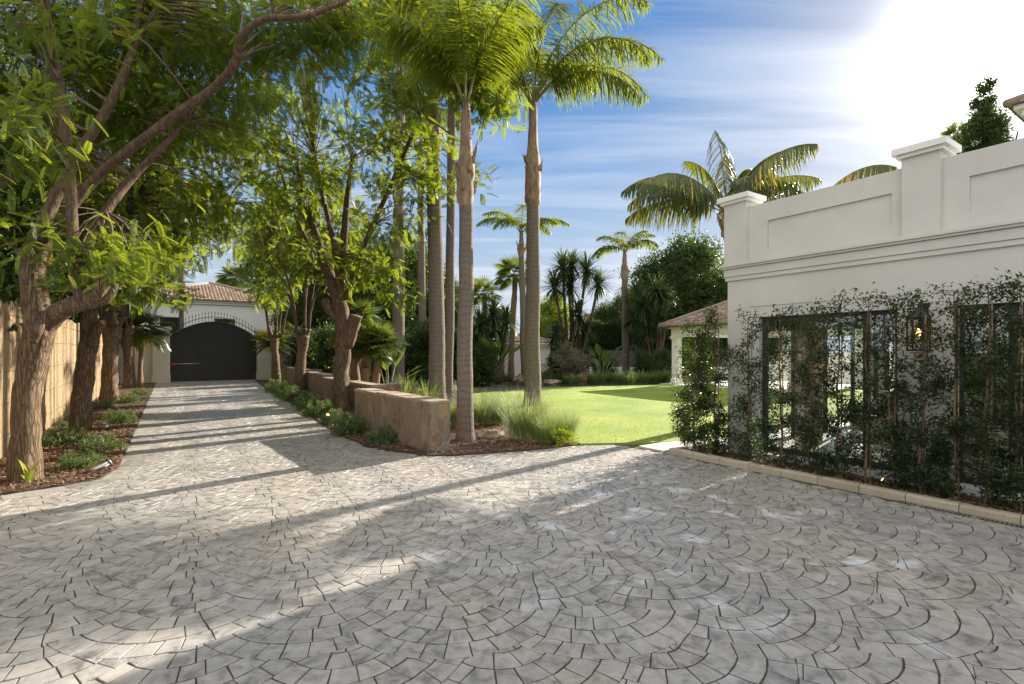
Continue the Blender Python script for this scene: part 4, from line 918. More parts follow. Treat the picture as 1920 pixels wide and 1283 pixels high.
def feather_palm(name, label, base, top, r0, r1, fronds, leaf='frond', bulge=True, group=None, cat='palm tree', bark='palm', lean=None, shaft=1.3, seg=16, **kw):
    t = empty(name, base, label, cat, group); mb = MB(); base = Vector(base); top = Vector(top)
    n = max(6, int((top-base).length/.35)); P = []; rd = []
    for i in range(n+1):
        u_ = i/n; p = base.lerp(top, u_); p.z = base.z-.05+(top.z-base.z+.05)*u_
        if lean: p = p+Vector(lean)*math.sin(math.pi*u_)
        p = p+Vector((mnoise.noise(Vector((u_*4, base.x, 0)))*.04, mnoise.noise(Vector((0, u_*4, base.y)))*.04, 0)); P.append(p); rd.append((r0+(r1-r0)*u_)*(1+.18*math.exp(-u_*18))*(1+.035*mnoise.noise(Vector((u_*9, 3, base.x)))))
    tube(mb, P, rd, seg, 3, .05, 6.); mb.build('trunk', M[bark], t, origin=base)
    if shaft:
        q = MB(); a = P[-1]; tube(q, [a-Vector((0, 0, .25)), a, a+Vector((0, 0, shaft*.28)), a+Vector((0, 0, shaft*.55)), a+Vector((0, 0, shaft))], [r1*1.0, r1*1.28, r1*1.30, r1*.85, r1*.62], 14, 4, .22, 5.)
        for i in range(9):            # torn leaf bases
            an = 6.28*i/9+.3; d = Vector((math.cos(an), math.sin(an), 0)); b = a+d*r1*1.1+Vector((0, 0, random.uniform(0, shaft*.4)))
            tube(q, [b, b+d*.05+Vector((0, 0, .15)), b+d*.11+Vector((0, 0, random.uniform(.25, .4)))], [.05, .035, .008], 5, 2)
        q.build('leaf_bases', M['shaft'], t, origin=base)
    ct = P[-1]+Vector((0, 0, shaft)) if shaft else P[-1]
    lf = MB(); st = MB()
    for (az, el, Ln, bend) in fronds: palm_frond(lf, st, ct+Vector((math.cos(az)*r1*.4, math.sin(az)*r1*.4, 0)), az, el, Ln, bend, rnd=random.uniform(.35, .75), **kw)
    st.build('petioles', M['rachis'], t, origin=base); lf.build('fronds', M[leaf], t, origin=base); return t
def spread(n, el, L_, bend, seed=0, a0=0):
    r = random.Random(seed); return [(a0+6.283*i/n+r.uniform(-.2, .2), r.uniform(*el), r.uniform(*L_), r.uniform(*bend)) for i in range(n)]
QG = 'tall queen palms around the lawn'
def vtop(px, py, D): return at(px, py, D)
# P3 near palm right of the wall end
b = G(872, 828); t_ = at(873, 368, b.y); QK = dict(npair=100, ll=.70, lw=.028, hang=.6, plum=.55)
feather_palm('queen_palm', 'nearest queen palm, its slim ringed trunk standing just right of the stone wall end', b, t_, .155, .125, spread(8, (1.15, 1.45), (2.3, 2.8), (1.3, 2.0), 2), group=QG, shaft=1.7, **QK)
# P4
b = G(998, 762); t_ = at(1000, 372, b.y)
feather_palm('queen_palm', 'queen palm behind the lavender with a swollen knob under its open crown', b, t_, .25, .19, [(.0, 1.25, 5.0, 2.1), (.25, 1.05, 4.6, 2.0), (-.5, 1.1, 4.4, 2.3), (.9, 1.3, 4.8, 1.9), (2.0, 1.2, 4.4, 2.1), (3.0, 1.15, 4.2, 2.2), (3.9, 1.2, 4.2, 2.2), (4.9, 1.2, 4.0, 2.2), (5.6, 1.3, 4.8, 2.1), (1.5, 1.45, 4.6, 1.6), (.1, .95, 4.0, 2.0), (2.6, 1.4, 4.6, 1.8)], group=QG, shaft=2.9, npair=95, ll=1.05, lw=.034, hang=.8, plum=.85)
# P1, P2, P5, P6
b = G(822, 772); t_ = at(812, 268, b.y)
feather_palm('queen_palm', 'thickest queen palm rising behind the front stone wall, left of its thin neighbour', b, t_, .235, .19, spread(10, (1.0, 1.35), (3.4, 4.0), (1.9, 2.5), 3), group=QG, shaft=1.8, **QK)
b = G(841, 762); t_ = at(848, 175, b.y)
feather_palm('queen_palm', 'thin pale queen palm between two thicker palm trunks behind the wall', b, t_, .145, .125, spread(9, (1.0, 1.35), (3., 3.6), (1.9, 2.5), 4), group=QG, shaft=1.6, **QK)
b = G(746, 732); t_ = at(750, 190, b.y)
feather_palm('queen_palm', 'queen palm beyond the bushy fan palm, its crown lost in the leafy tree', b, t_, .27, .21, spread(9, (1.0, 1.35), (3.6, 4.2), (1.9, 2.5), 5), group=QG, shaft=1.6, **QK)
b = G(792, 722); t_ = at(789, 300, b.y)
feather_palm('queen_palm', 'darker slim palm standing far back, left of the thickest palm trunk', b, t_, .2, .16, spread(9, (.9, 1.3), (3., 3.6), (1.9, 2.5), 6), group=QG, shaft=1.2, **QK)
# far queen palms
b = at(984, HZ, 27); b.z = 0; t_ = at(978, 475, 27)
FQ = dict(npair=60, ll=.65, lw=.05, hang=.35, plum=.5)
feather_palm('queen_palm', 'distant queen palm whose crown spreads either side of a nearer trunk', b, t_, .2, .15, spread(9, (.7, 1.25), (2.4, 2.9), (1.4, 2.1), 7), group=QG, shaft=1.1, seg=10, **FQ)
b = at(1173, HZ, 34); b.z = 0; t_ = at(1171, 520, 34)
feather_palm('queen_palm', 'lone distant queen palm with a grey trunk in front of the dark hedge', b, t_, .26, .19, spread(10, (.6, 1.3), (2.4, 2.9), (1.3, 2.0), 8), group=QG, shaft=1.7, seg=10, **FQ)
b = at(340, HZ, 38); b.z = 0; t_ = at(340, 470, 38)
feather_palm('queen_palm', 'palm with a pale grey trunk between the gate and the house beyond', b, t_, .29, .25, spread(8, (.7, 1.3), (2.4, 2.9), (1.3, 2.0), 9), group=QG, shaft=1.2, seg=10, **FQ)
# kentia palms behind the parapet
KK = dict(npair=50, ll=.80, lw=.038, hang=1.5, plum=.2)
b = SN(5.0, 13.9); b = Vector((5.35, 12.9, 0)); t_ = at(1362, 425, 12.9)+Vector((-.0, 0, 0))
def azp(px_dir, depth=0): return math.atan2(depth, px_dir)
feather_palm('kentia_palm', 'dark kentia palm arching over the left end of the white parapet', b+Vector((.62, 0, 0)), t_, .14, .12,
   [(3.05, 1.0, 3.0, 1.75), (2.6, 1.15, 2.7, 1.5), (3.5, .9, 3.0, 1.8), (2.9, .55, 2.6, 1.25), (1.9, 1.3, 2.6, 1.0), (1.2, 1.35, 2.5, .9), (.5, 1.05, 2.7, 1.2), (.1, .85, 2.8, 1.1), (5.3, 1.1, 2.6, 1.5), (4.2, 1.2, 2.6, 1.4), (3.25, .75, 2.8, 1.6), (.8, 1.2, 2.5, 1.1), (.25, 1.2, 2.5, .9)], 'kentia', cat='palm tree', shaft=.35, yel=.03, lean=(.08, 0, 0), **KK)
b = Vector((7.9, 13.3, 0)); t_ = at(1530, 405, 13.3)
feather_palm('kentia_palm', 'second kentia palm, only a few fronds showing above the middle of the parapet', b, t_, .14, .12, [(3.3, .75, 2.6, 1.3), (.1, .8, 2.4, 1.3), (1.5, .9, 2.2, 1.5), (5.0, .7, 2.2, 1.3)], 'kentia', shaft=.3, yel=.15, **KK)

# ---------------- fan palms
def tpl_fan(nb=22, spreadang=2.35, fold=.25):
    V = []; Q = []
    for i in range(nb):
        a = -spreadang+2*spreadang*i/(nb-1); d = np.array((math.cos(a), math.sin(a), 0)); s_ = np.array((-math.sin(a), math.cos(a), 0)); k = len(V)
        l = 1-.18*abs(a)/spreadang; z = fold*(.05*(i % 2)); w = .045
        V += [d*.02+(0, 0, z*.1), d*.5*l-s_*w+(0, 0, -.02), d*.5*l+s_*w+(0, 0, .03), d*l+(0, 0, -.16)]; Q.append((0+k, 1+k, 3+k, 2+k))
    return np.array(V), Q
T_FAN = tpl_fan()
def fan_head(lf, st, c, n, Lp, Lb, el=(-.5, 1.3), seed=0, rn=(.2, .8)):
    r = random.Random(seed)
    for i in range(n):
        az = i*2.39996+r.uniform(-.2, .2); e = el[0]+(el[1]-el[0])*((i+.5)/n); d = Vector((math.cos(az)*math.cos(e), math.sin(az)*math.cos(e), math.sin(e)))
        l = Lp*r.uniform(.8, 1.15); p = c+d*l; m_ = c+d*l*.5+Vector((0, 0, .06*l)); tube(st, [c, m_, p], [.016, .011, .008], 4, 1)
        dd = np.array([(d.x, d.y, d.z-.35)]); lf.inst(T_FAN, basis(dd, np.array([r.uniform(-.4, .4)]))*Lb*r.uniform(.85, 1.15), [tuple(p)], [r.uniform(*rn)])
def fan_palm(name, label, base, heads, r, n=22, Lp=.7, Lb=.65, leaf='fan', bark='palm2', group=None, el=(-.5, 1.3), cat='palm tree'):
    t = empty(name, base, label, cat, group); tr = MB(); lf = MB(); st = MB()
    for i, (b, h) in enumerate(heads):
        b, h = Vector(b), Vector(h); tube(tr, [b-Vector((0, 0, .05)), b.lerp(h, .3), b.lerp(h, .7), h], [r*1.2, r, r*.95, r*.9], 10, 4, .25, 6.)
        fan_head(lf, st, h, n, Lp, Lb, el, seed=i)
    tr.build('trunk', M[bark], t, origin=base); st.build('petioles', M['rachis'], t, origin=base); lf.build('fan_leaves', M[leaf], t, origin=base); return t
def gz(px, D): p = at(px, HZ, D); p.z = 0; return p
fan_palm('windmill_palm', 'windmill palm left of the white garden house, shaggy dark trunk', gz(957, 29), [(gz(957, 29), at(966, 520, 29))], .17, 26, .7, .75)
fan_palm('windmill_palm', 'shorter windmill palm just right of the nearest palm trunk', gz(915, 31), [(gz(915, 31), at(908, 555, 31))], .17, 24, .65, .7)
b = gz(690, 16.8); fan_palm('dwarf_fan_palm', 'clump of bushy bright fan palms with brown stubby trunks behind the second stone wall', b, [(gz(668, 17), at(664, 640, 17)), (gz(682, 16.6), at(690, 662, 16.6)), (gz(698, 16.8), at(712, 648, 16.8)), (gz(676, 17.4), at(672, 600, 17.4))], .15, 26, .35, .62, el=(-.2, 1.4), cat='fan palm')
fp = fan_palm('dwarf_fan_palm', 'dark drooping palm in front of the left gate pillar', G(262, 727), [(G(262, 727), G(262, 727)+Vector((.1, 0, 2.6)))], .10, 24, .6, .8, leaf='kentia', el=(-.7, 1.2), cat='fan palm')
copy_tree(fp, label='dark palm in front of the right gate pillar, its leaves over the gate edge', loc=G(512, 716), rz=1.2, sc=(1.0, 1.0, .82))
copy_tree(fp, label='small fan palm behind the pollarded trees by the cream wall', loc=gz(553, 31), rz=2.2, sc=(.95, .95, .95))
def far_fan(px, D, py, label, sc=1.): return fan_palm('washington_palm', label, gz(px, D), [(gz(px, D), at(px, py, D))], .32*sc, 34, 1.1*sc, 1.25*sc, group='far fan palms beyond the gate', el=(-.8, 1.3))
far_fan(440, 62, 525, 'sunlit far fan palm, the left of the pair above the tiled roof'); far_fan(474, 66, 545, 'sunlit far fan palm, the right of the pair above the tiled roof')
fan_palm('washington_palm', 'small distant fan palm peeping over the parapet beside the cypress', gz(1800, 20), [(gz(1793, 24), at(1793, 256, 24))], .16, 16, .4, .5, leaf='kentia')

# ---------------- yuccas
def yucca(label, base, stems, Ln=1.1, name='yucca', group='yuccas at the far side of the lawn'):
    t = empty(name, base, label, 'yucca', group); tr = MB(); lf = MB(); base = Vector(base)
    for i, (b, h, s_) in enumerate(stems):
        b, h = Vector(b), Vector(h); m_ = b.lerp(h, .5)+Vector((random.uniform(-.15, .15), 0, 0)); tube(tr, [b, m_, h], [.13, .09, .07], 8, 5, .2, 5.)
        n = 170; D = rdir(n, .12, 1.); blades(lf, np.array(tuple(h))+D*.08+np.array((0, 0, .1))*rng.random((n, 1)), D, Ln*s_*rng.uniform(.8, 1.1, n), .07*s_, rnd=np.clip(rng.normal(.5, .2, n), 0, 1))
    tr.build('stems', M['limb'], t, origin=base); lf.build('leaf_rosettes', M['yucca'], t, origin=base); return t
def ys(D, bx, heads): return [(gz(bx+(h[0]-bx)*.15, D), at(h[0], h[1], D+random.uniform(-.6, .6)), h[2] if len(h) > 2 else 1.) for h in heads]
yucca('tall many headed yucca in the middle of the far bed above the grey bush', gz(1068, 29), ys(29, 1068, [(1055, 505), (1072, 500, .9), (1100, 508), (1040, 540), (1122, 535, .9), (1068, 540, .9), (1082, 590, .9), (1042, 628, .9), (1095, 625)]))
yucca('yucca clump left of the white garden house', gz(938, 27), ys(27, 938, [(925, 590), (900, 612), (950, 605, .9), (915, 640), (940, 640, .8), (890, 640)]))
yucca('dark yucca clump in front of the big round tree', gz(1228, 31), ys(31, 1228, [(1232, 548, 1.15), (1205, 575), (1212, 620), (1240, 600), (1195, 640, .9), (1248, 560, .8)]))
yucca('shadowy yucca group right of the lone grey palm', gz(1200, 33), ys(33, 1205, [(1195, 555, 1.1), (1215, 590), (1188, 600), (1222, 650, .8)]))

# ---------------- dense evergreen trees (one mesh, many copies)
def dense_tree(name, label, cat, base, h, blobs, n, ls, trunk_r=.2, leaf='leafdark', group=None, trunk=True, T=None):
    t = empty(name, base, label, cat, group); base = Vector(base); lf = MB()
    if trunk:
        tr = MB(); tube(tr, [base, base+Vector((.1, 0, h*.3)), base+Vector((-.1, .1, h*.6)), base+Vector((0, 0, h*.85))], [trunk_r*1.2, trunk_r, trunk_r*.7, trunk_r*.3], 8, 3, .15)
        for i in range(6):
            a = i*1.05; d = Vector((math.cos(a), math.sin(a), .6)); s0_ = base+Vector((0, 0, h*(.25+.08*i))); tube(tr, [s0_, s0_+d*h*.13, s0_+d*h*.24+Vector((0, 0, h*.05))], [trunk_r*.5, trunk_r*.35, trunk_r*.12], 6, 2)
        tr.build('trunk', M['bark'], t, origin=base)
    tot = sum(r[0]*r[1]+r[0]*r[2]+r[1]*r[2] for _, r in blobs)
    for c, r in blobs:
        k = int(n*(r[0]*r[1]+r[0]*r[2]+r[1]*r[2])/tot); nc = max(4, k//26); d = rdir(nc); C = np.array(tuple(c))+np.array(tuple(base))+d*(rng.random((nc, 1))**.33)*np.array(r)
        tone = rng.normal(.5, .14, nc); ii = rng.integers(0, nc, k); sc = min(r)*.20
        P = C[ii]+rng.standard_normal((k, 3))*sc; D = rdir(k, .1)+d[ii]*.6
        lf.inst(T or T_CLUMP, basis(D, rng.uniform(0, 6.28, k))*(ls*rng.uniform(.7, 1.3, k))[:, None, None], P, np.clip(tone[ii]+rng.normal(0, .14, k), 0, 1))
    lf.build('crown', M[leaf], t, origin=base); return t
V3 = Vector
TG = 'dense trees beyond the garden edge'
dt = dense_tree('evergreen_tree', 'dense dark evergreen behind the cane fence, nearest the camera', 'tree', SN(11.5, -4.8), 9, [((0, 0, 5.5), (2.4, 2.4, 2.6)), ((1.2, .5, 3.6), (1.8, 1.8, 1.6)), ((-1.2, -.4, 4.0), (1.8, 1.8, 1.8)), ((.3, -.6, 7.6), (1.7, 1.7, 1.5)), ((0, .8, 2.2), (1.6, 1.6, 1.3))], 13000, .24, group=TG)
for lb, s_, n_, sc, rz in (('dense evergreen behind the cane fence, beside the second left tree', 16, -5.2, 1.0, 1.), ('dense evergreen behind the fence half way to the gate', 21, -4.9, 1.05, 2.2), ('dense evergreen behind the fence near the far left trees', 26, -5., 1.0, 3.1),
                           ('dense evergreen over the fence corner, left of the gate', 31, -5.2, 1.1, .4), ('evergreen standing beyond the gate wall at the far left', 38, -6., 1.2, 4.)):
    copy_tree(dt, label=lb, loc=SN(s_, n_), rz=rz, sc=sc)
for lb, px, D, sc, rz in (('dark tree behind the wall right of the gate', 600, 37, .95, .3), ('dark bushy tree behind the slim far palm', 640, 40, 1.15, 1.3), ('tall dark tree between the fan palm clump and the far palm', 700, 38, 1.1, 2.2),
                          ('green tree behind the two close palm trunks', 775, 40, 1.15, 3.0), ('tree filling the gap left of the windmill palms', 850, 42, .85, 4.2), ('low green tree behind the white garden house', 1010, 44, .55, 5.1), ('tree beside the distant tiled house', 930, 46, .62, .9), ('tree filling the belt left of the lone grey palm', 1138, 44, .66, 2.4), ('tree between the round tree and the yucca clump', 1196, 43, .78, 3.6)):
    copy_tree(dt, label=lb, loc=gz(px, D), rz=rz, sc=sc)
rt = dense_tree('round_tree', 'big rounded grey green tree behind the pavilion', 'tree', gz(1282, 38), 9, [((0, 0, 6.0), (3.4, 3.2, 3.0)), ((-2.2, 0, 4.5), (2.4, 2.4, 2.2)), ((2.4, 0, 5.4), (2.6, 2.4, 2.4)), ((.4, 0, 8.6), (2.0, 2.0, 1.6)), ((-1.6, 0, 7.3), (1.8, 1.8, 1.5)), ((0, -.6, 2.6), (3., 2, 1.6))], 15000, .30, group=TG)
copy_tree(rt, label='second rounded tree further right, mostly hidden by the white wing', loc=gz(1400, 40), rz=2., sc=.9)
# cypress against the sun
dense_tree('cypress_tree', 'tall column shaped cypress in front of the glare at the upper right', 'cypress', gz(1856, 17.2), 10.6, [((-.15, 0, .6+i*.74), (1.25*max(.15, 1-(i/14.2)**3.6), 1.25*max(.15, 1-(i/14.2)**3.6), .62)) for i in range(14)], 34000, .12, .14)
# clipped dark hedge at the back of the lawn
def hedge_box(name, label, cat, P0, P1, th, h, n, ls, z0=0., leaf='leafdark'):
    P0, P1 = Vector(P0), Vector(P1); t = empty(name, (P0+P1)/2, label, cat); o = (P0+P1)/2; d = (P1-P0); w = Vector((-d.y, d.x, 0)).normalized()
    u_ = rng.random(n); v_ = rng.uniform(-.5, .5, n)*th; z = z0+(h-z0)*rng.random(n)**.8*(1+.05*np.sin(u_*37)+.03*np.sin(u_*91))
    P = np.array(tuple(P0))+u_[:, None]*np.array(tuple(d))+v_[:, None]*np.array(tuple(w)); P[:, 2] = z; lf = MB()
    lf.inst(T_CLUMP, basis(rdir(n, .5))*(ls*rng.uniform(.7, 1.3, n))[:, None, None], P, np.clip(rng.normal(.35, .18, n), 0, 1)); lf.build('foliage', M[leaf], t, origin=o)
    st = MB(); k = int(d.length/.9)
    for i in range(k): b = P0+d*((i+.5)/k); tube(st, [b, b+Vector((.05, 0, h*.4)), b+Vector((0, 0, h*.85))], [.06, .05, .02], 5, 1)
    st.build('stems', M['bark'], t, origin=o); return t
hedge_box('cypress_hedge', 'tall dark clipped hedge behind the lone grey palm', 'hedge', gz(1098, 37), gz(1395, 36), 1.2, 3.75, 15000, .24, 1.1)
hedge_box('cypress_hedge', 'long low dark hedge behind the palms and the fan palm clump', 'hedge', gz(585, 33), gz(900, 34), 1.2, 2.9, 14000, .26)
hedge_box('boundary_hedge', 'far hedge closing the view between the white garden house and the yuccas', 'hedge', gz(880, 43), gz(1110, 42), 1.2, 2.8, 9000, .28)
o0 = gz(1190, 35); t = empty('board_fence', o0, 'weathered grey board fence on a low white wall behind the lone palm', 'fence'); a, b = gz(1105, 35.2), gz(1400, 34.6); d = (b-a); q = MB(); k = 62
for i in range(k):
    p0 = a+d*(i/k); p1 = a+d*((i+.93)/k); q.poly([(p.x+o.x, p.y+o.y, z) for z in (.62, 1.75) for p, o in ((p0, V3((0, 0, 0))), (p1, V3((0, 0, 0))), (p1, V3((0, .04, 0))), (p0, V3((0, .04, 0))))], [(0, 1, 5, 4), (1, 2, 6, 5), (2, 3, 7, 6), (3, 0, 4, 7), (4, 5, 6, 7)])
M['grey_board'] = pmat('grey_boards', (.12, .105, .095), (.2, .18, .165), 4., .85)
q.build('board_panel', M['grey_board'], t, origin=o0)
q = MB(); q.poly([(p.x, p.y+e, z) for z in (-.05, .6) for p, e in ((a, -.1), (b, -.1), (b, .14), (a, .14))], [(0, 1, 5, 4), (1, 2, 6, 5), (2, 3, 7, 6), (3, 0, 4, 7), (4, 5, 6, 7)]); q.build('base_wall', M['white'], t, origin=o0)

# ---------------- leafy screen in front of the white wing
def screen_shrub(px, h, dens, label, first=None, n=7.06, rad=.28):
    k = (px-960)/960; D = n/(.8315*k+.5556); s_ = D*(.8315-.5556*k); b = SN(s_, n, .05)
    t = empty('screen_shrub', b, label, 'shrub', 'upright shrubs trained in a screen before the white wing'); st = MB(); lf = MB()
    rr = random.Random(px); P = [b+Vector((rr.uniform(-.03, .03), rr.uniform(-.03, .03), h*i/6)) for i in range(7)]
    tube(st, P, [.017, .015, .014, .012, .010, .008, .004], 6, 2); an = []
    for i in range(36):
        z = h*(.0+.99*((i+rr.random())/36)**1.1); a = rr.uniform(0, 6.28); r = rad*rr.uniform(.5, 1.15)*(1 if z < h*.75 else .85); s0_ = b+Vector((0, 0, z)); e = s0_+DV*math.cos(a)*r*1.05+NV*math.sin(a)*r*.7+Vector((0, 0, r*rr.uniform(.2, .9))); tube(st, [s0_, s0_.lerp(e, .6)+Vector((0, 0, -.02)), e], [.006, .004, .002], 4, 1); an += [s0_.lerp(e, f) for f in (.35, .55, .75, .9, 1.)]
    st.build('stem', M['twig'], t, origin=b)
    sk = MB(); tube(sk, [b+Vector((.04, 0, 0)), b+Vector((.04, 0, h*.5)), b+Vector((.045, 0, h*.92))], [.008]*3, 6, 1); sk.build('stake', M['cane'], t, origin=b)
    A = np.array([tuple(p) for p in an]); nl = int(3100*dens); zz_ = (A[:, 2]-.05)/h; wt = np.where(zz_ < .45, 1.55, 1.)*np.where(zz_ > .8, .75, 1.); wt /= wt.sum(); ii = rng.choice(len(A), nl, p=wt)
    Pn = A[ii]+rng.standard_normal((nl, 3))*[.055, .055, .045]; blades(lf, Pn, rdir(nl, .1), rng.uniform(.035, .062, nl), rng.uniform(.035, .055, nl), T=T_LEAF, roll=rng.uniform(-1, 1, nl), rnd=np.clip(rng.beta(2, 2.6, nl), 0, 1))
    lf.build('foliage', M['hedge'], t, origin=b); return t
for px, h, dn, lb in ((1298, 2.0, 1.7, 'leftmost screen shrub at the kerb end, bushy and sunlit at its foot'), (1342, 2.2, 1.8, 'dense screen shrub just past the corner of the white wing'), (1404, 2.12, .95, 'airy screen shrub against the blank wall left of the first window'),
                      (1462, 2.12, 1.1, 'screen shrub over the left edge of the first window'), (1520, 2.2, 1.1, 'screen shrub in the middle of the first window'), (1572, 2.2, 1.1, 'screen shrub before the right pane of the first window'),
                      (1625, 2.25, .7, 'thin screen shrub beside the window post'), (1672, 2.25, 1.15, 'screen shrub at the right edge of the first window, over the lit spotlight'), (1728, 2.2, 1.1, 'screen shrub directly before the wall lantern'),
                      (1790, 2.25, 1.1, 'screen shrub between the lantern and the second window'), (1852, 2.3, .8, 'screen shrub in the second window, with a gap beside it'), (1908, 2.3, 1.2, 'rightmost screen shrub inside the picture'), (1990, 2.3, 1.1, 'screen shrub beyond the right edge of the picture')):
    screen_shrub(px, h, dn, lb)
screen_shrub(1285, 1.25, .7, 'low leafy shrub at the outer corner of the kerb', n=7.3, rad=.25)

# ---------------- low shrubs, grasses and bedding
def rosette_shrub(name, label, cat, base, r, h, n, ll, lw, leaf, group=None, up=.5):
    base = Vector(base); t = empty(name, base, label, cat, group); st = MB(); lf = MB(); k = max(10, n//14)
    d = rdir(k, .25); d[:, 2] = np.abs(d[:, 2]); C = np.array(tuple(base))+d*np.array((r, r, h))*(rng.random((k, 1))**.4)
    for i in range(0, k, max(1, k//26)): p = Vector(C[i]); tube(st, [base, base.lerp(p, .5)+Vector((0, 0, .04)), p], [.010, .007, .004], 4, 1)
    st.build('stems', M['twig'], t, origin=base); ii = rng.integers(0, k, n); D = rdir(n, up); P = C[ii]+D*.015
    tone = rng.normal(.5, .15, k); blades(lf, P, D, rng.uniform(.7, 1.2, n)*ll, lw, T=T_LEAF if lw/ll > .2 else T_BLADE, rnd=np.clip(tone[ii]+rng.normal(0, .12, n), 0, 1)); lf.build('foliage', M[leaf], t, origin=base); return t
LG = 'low green shrubs in the left bed'
s1 = rosette_shrub('ground_shrub', 'broad low shrub right beside the big front left trunk', 'shrub', G(116, 836), .42, .36, 1500, .085, .035, 'ground', LG)
for lb, px, py, sc, rz in (('low shrub in front of the second left trunk', 190, 848, .85, 1.), ('low shrub at the corner of the left bed by the near spotlight', 150, 880, .72, 2.2), ('full round shrub at the bed edge behind the farther spotlight', 226, 795, .95, 3.),
                           ('low shrub between the second and third left trunks', 190, 768, .8, 4.1), ('low shrub at the foot of the third left trunk', 240, 757, .95, 5.), ('small far shrub of the left bed towards the gate', 262, 742, .8, .5), ('sprig of shrub at the fence foot behind the big trunk', 108, 800, .5, 1.6)):
    copy_tree(s1, label=lb, loc=G(px, py), rz=rz, sc=sc)
RG = 'low green shrubs in the right bed'
s2 = rosette_shrub('ground_shrub', 'largest bushy shrub in front of the near stone wall', 'shrub', G(655, 815), .42, .42, 1500, .085, .04, 'ground', RG)
for lb, px, py, sc, rz in (('small dark shrub against the face of the near stone wall', 718, 832, .8, 1.), ('low shrub at the curved bed edge before the second wall', 600, 781, 1.0, 2.), ('shrub at the foot of the pollard with the stump', 578, 768, 1.15, 3.), ('dark shrub by the third stone wall', 548, 752, 1.25, 4.), ('far dark shrub of the right bed near the gate', 520, 736, 1.3, 5.), ('shrub squeezed between the second wall and the bed edge', 628, 796, .85, .7)):
    copy_tree(s2, label=lb, loc=G(px, py), rz=rz, sc=sc)
copy_tree(s2, label='shrub of the right bed half hidden behind the farthest pollard trunk', loc=G(533, 743), rz=.4, sc=1.1); copy_tree(s2, label='shrub at the near end of the second stone wall', loc=G(676, 806), rz=1.9, sc=.8)
# lavender and grasses round the front palms
def grassy(name, label, cat, base, r, h, n, w=.011, leaf='lav', flowers=0, group=None, spreadk=.5, T=T_BLADE):
    base = Vector(base); t = empty(name, base, label, cat, group); lf = MB(); a = rng.uniform(0, 6.28, n); q = np.sqrt(rng.random(n))*r*.6
    P = np.column_stack([base.x+np.cos(a)*q, base.y+np.sin(a)*q, np.full(n, base.z)]); P[:, 2] += rng.random(n)*h*.35
    D = np.column_stack([np.cos(a)*spreadk*rng.random(n), np.sin(a)*spreadk*rng.random(n), np.ones(n)]); L_ = h*rng.uniform(.30, .95, n)
    blades(lf, P, D, L_, w, rnd=np.clip(rng.normal(.55, .2, n), 0, 1), T=T); k = n*2; ii = rng.integers(0, n, k); Q = P[ii]+D[ii]/np.linalg.norm(D[ii], axis=1, keepdims=True)*(L_[ii]*rng.uniform(.3, .95, k))[:, None]
    if leaf == 'lav': blades(lf, Q, D[ii]+rdir(k)*.7, .05, .008, rnd=np.clip(rng.normal(.6, .2, k), 0, 1), T=T_LEAF)
    lf.build('foliage', M[leaf], t, origin=base)
    if flowers:
        fl = MB(); j = rng.integers(0, n, flowers); Pf = P[j]; Df = D[j]/np.linalg.norm(D[j], axis=1, keepdims=True); Lf = h*rng.uniform(.85, 1.1, flowers); blades(fl, Pf, Df, Lf, .004, T=T_BLADE, rnd=.2)
        tip = Pf+Df*Lf[:, None]*.97
        for e in range(5): blades(fl, tip+Df*.014*e+rng.standard_normal((flowers, 3))*.004, rdir(flowers, .8), .018, .016, T=T_LEAF)
        fl.build('flower_spikes', M['flower'], t, origin=base)
    return t
l1 = grassy('lavender_bush', 'tallest lavender bush with pale flower spikes at the foot of the knobbed palm', 'lavender', G(985, 826), .50, .85, 900, w=.007, flowers=70, spreadk=.75, group='lavender bushes by the lawn')
for lb, px, py, sc, rz in (('lavender bush right of the nearest palm trunk', 905, 800, .85, 1.), ('lavender behind the small rock', 935, 797, .7, 2.5), ('low lavender between the tall bush and the leafy one', 1020, 832, .68, 3.3), ('lavender glimpsed between the wall end and the nearest palm', 858, 800, .75, 4.6), ('lavender bush at the lawn edge behind the leafy shrub', 1058, 826, .62, 5.)):
    copy_tree(l1, label=lb, loc=G(px, py), rz=rz, sc=sc)
rosette_shrub('leafy_shrub', 'bright leafy shrub at the tip of the bed where paving and lawn meet', 'shrub', G(1050, 834), .36, .34, 1700, .055, .026, 'grass')
agp = grassy('agapanthus', 'clump of strap leaves at the edge of the far bed, nearest the pavilion', 'agapanthus', G(1250, 717), .8, .75, 420, .03, 'ground', group='strap leaved clumps along the far lawn edge', spreadk=1.1)
apx = (1225, 1200, 1175, 1150, 1118, 1075, 1050, 1022, 1000, 940, 915)
anm = ('just left of the pavilion column', 'left of the leftmost pavilion clump but one', 'right of the lone grey palm', 'at the foot of the lone grey palm', 'right of the big rock', 'left of the big rock', 'under the grey bush', 'right of the knobbed palm trunk', 'behind the knobbed palm trunk', 'between the two nearest palm trunks', 'behind the nearest palm trunk')
for i, px in enumerate(apx): copy_tree(agp, label='strap leaved clump '+anm[i], loc=G(px, 718+(i % 3)*2), rz=i*1.3, sc=random.uniform(.7, 1.0))
gb = dense_tree('grey_bush', 'weeping grey brown bush on a short stem under the tall yucca', 'shrub', gz(1068, 27.3), 2., [((0, 0, 1.25), (.8, .8, .75)), ((.2, 0, .7), (.75, .7, .4))], 1800, .16, .07, 'grev', T=T_CLUMP)
bx = dense_tree('far_shrub', 'dark rounded shrub behind the nearest palm trunk', 'shrub', gz(893, 25.5), 2., [((0, 0, .8), (1.0, .9, .9)), ((.3, 0, 1.6), (.8, .7, .7))], 2200, .17, .06, 'leafdark', group='shrubs of the far beds')
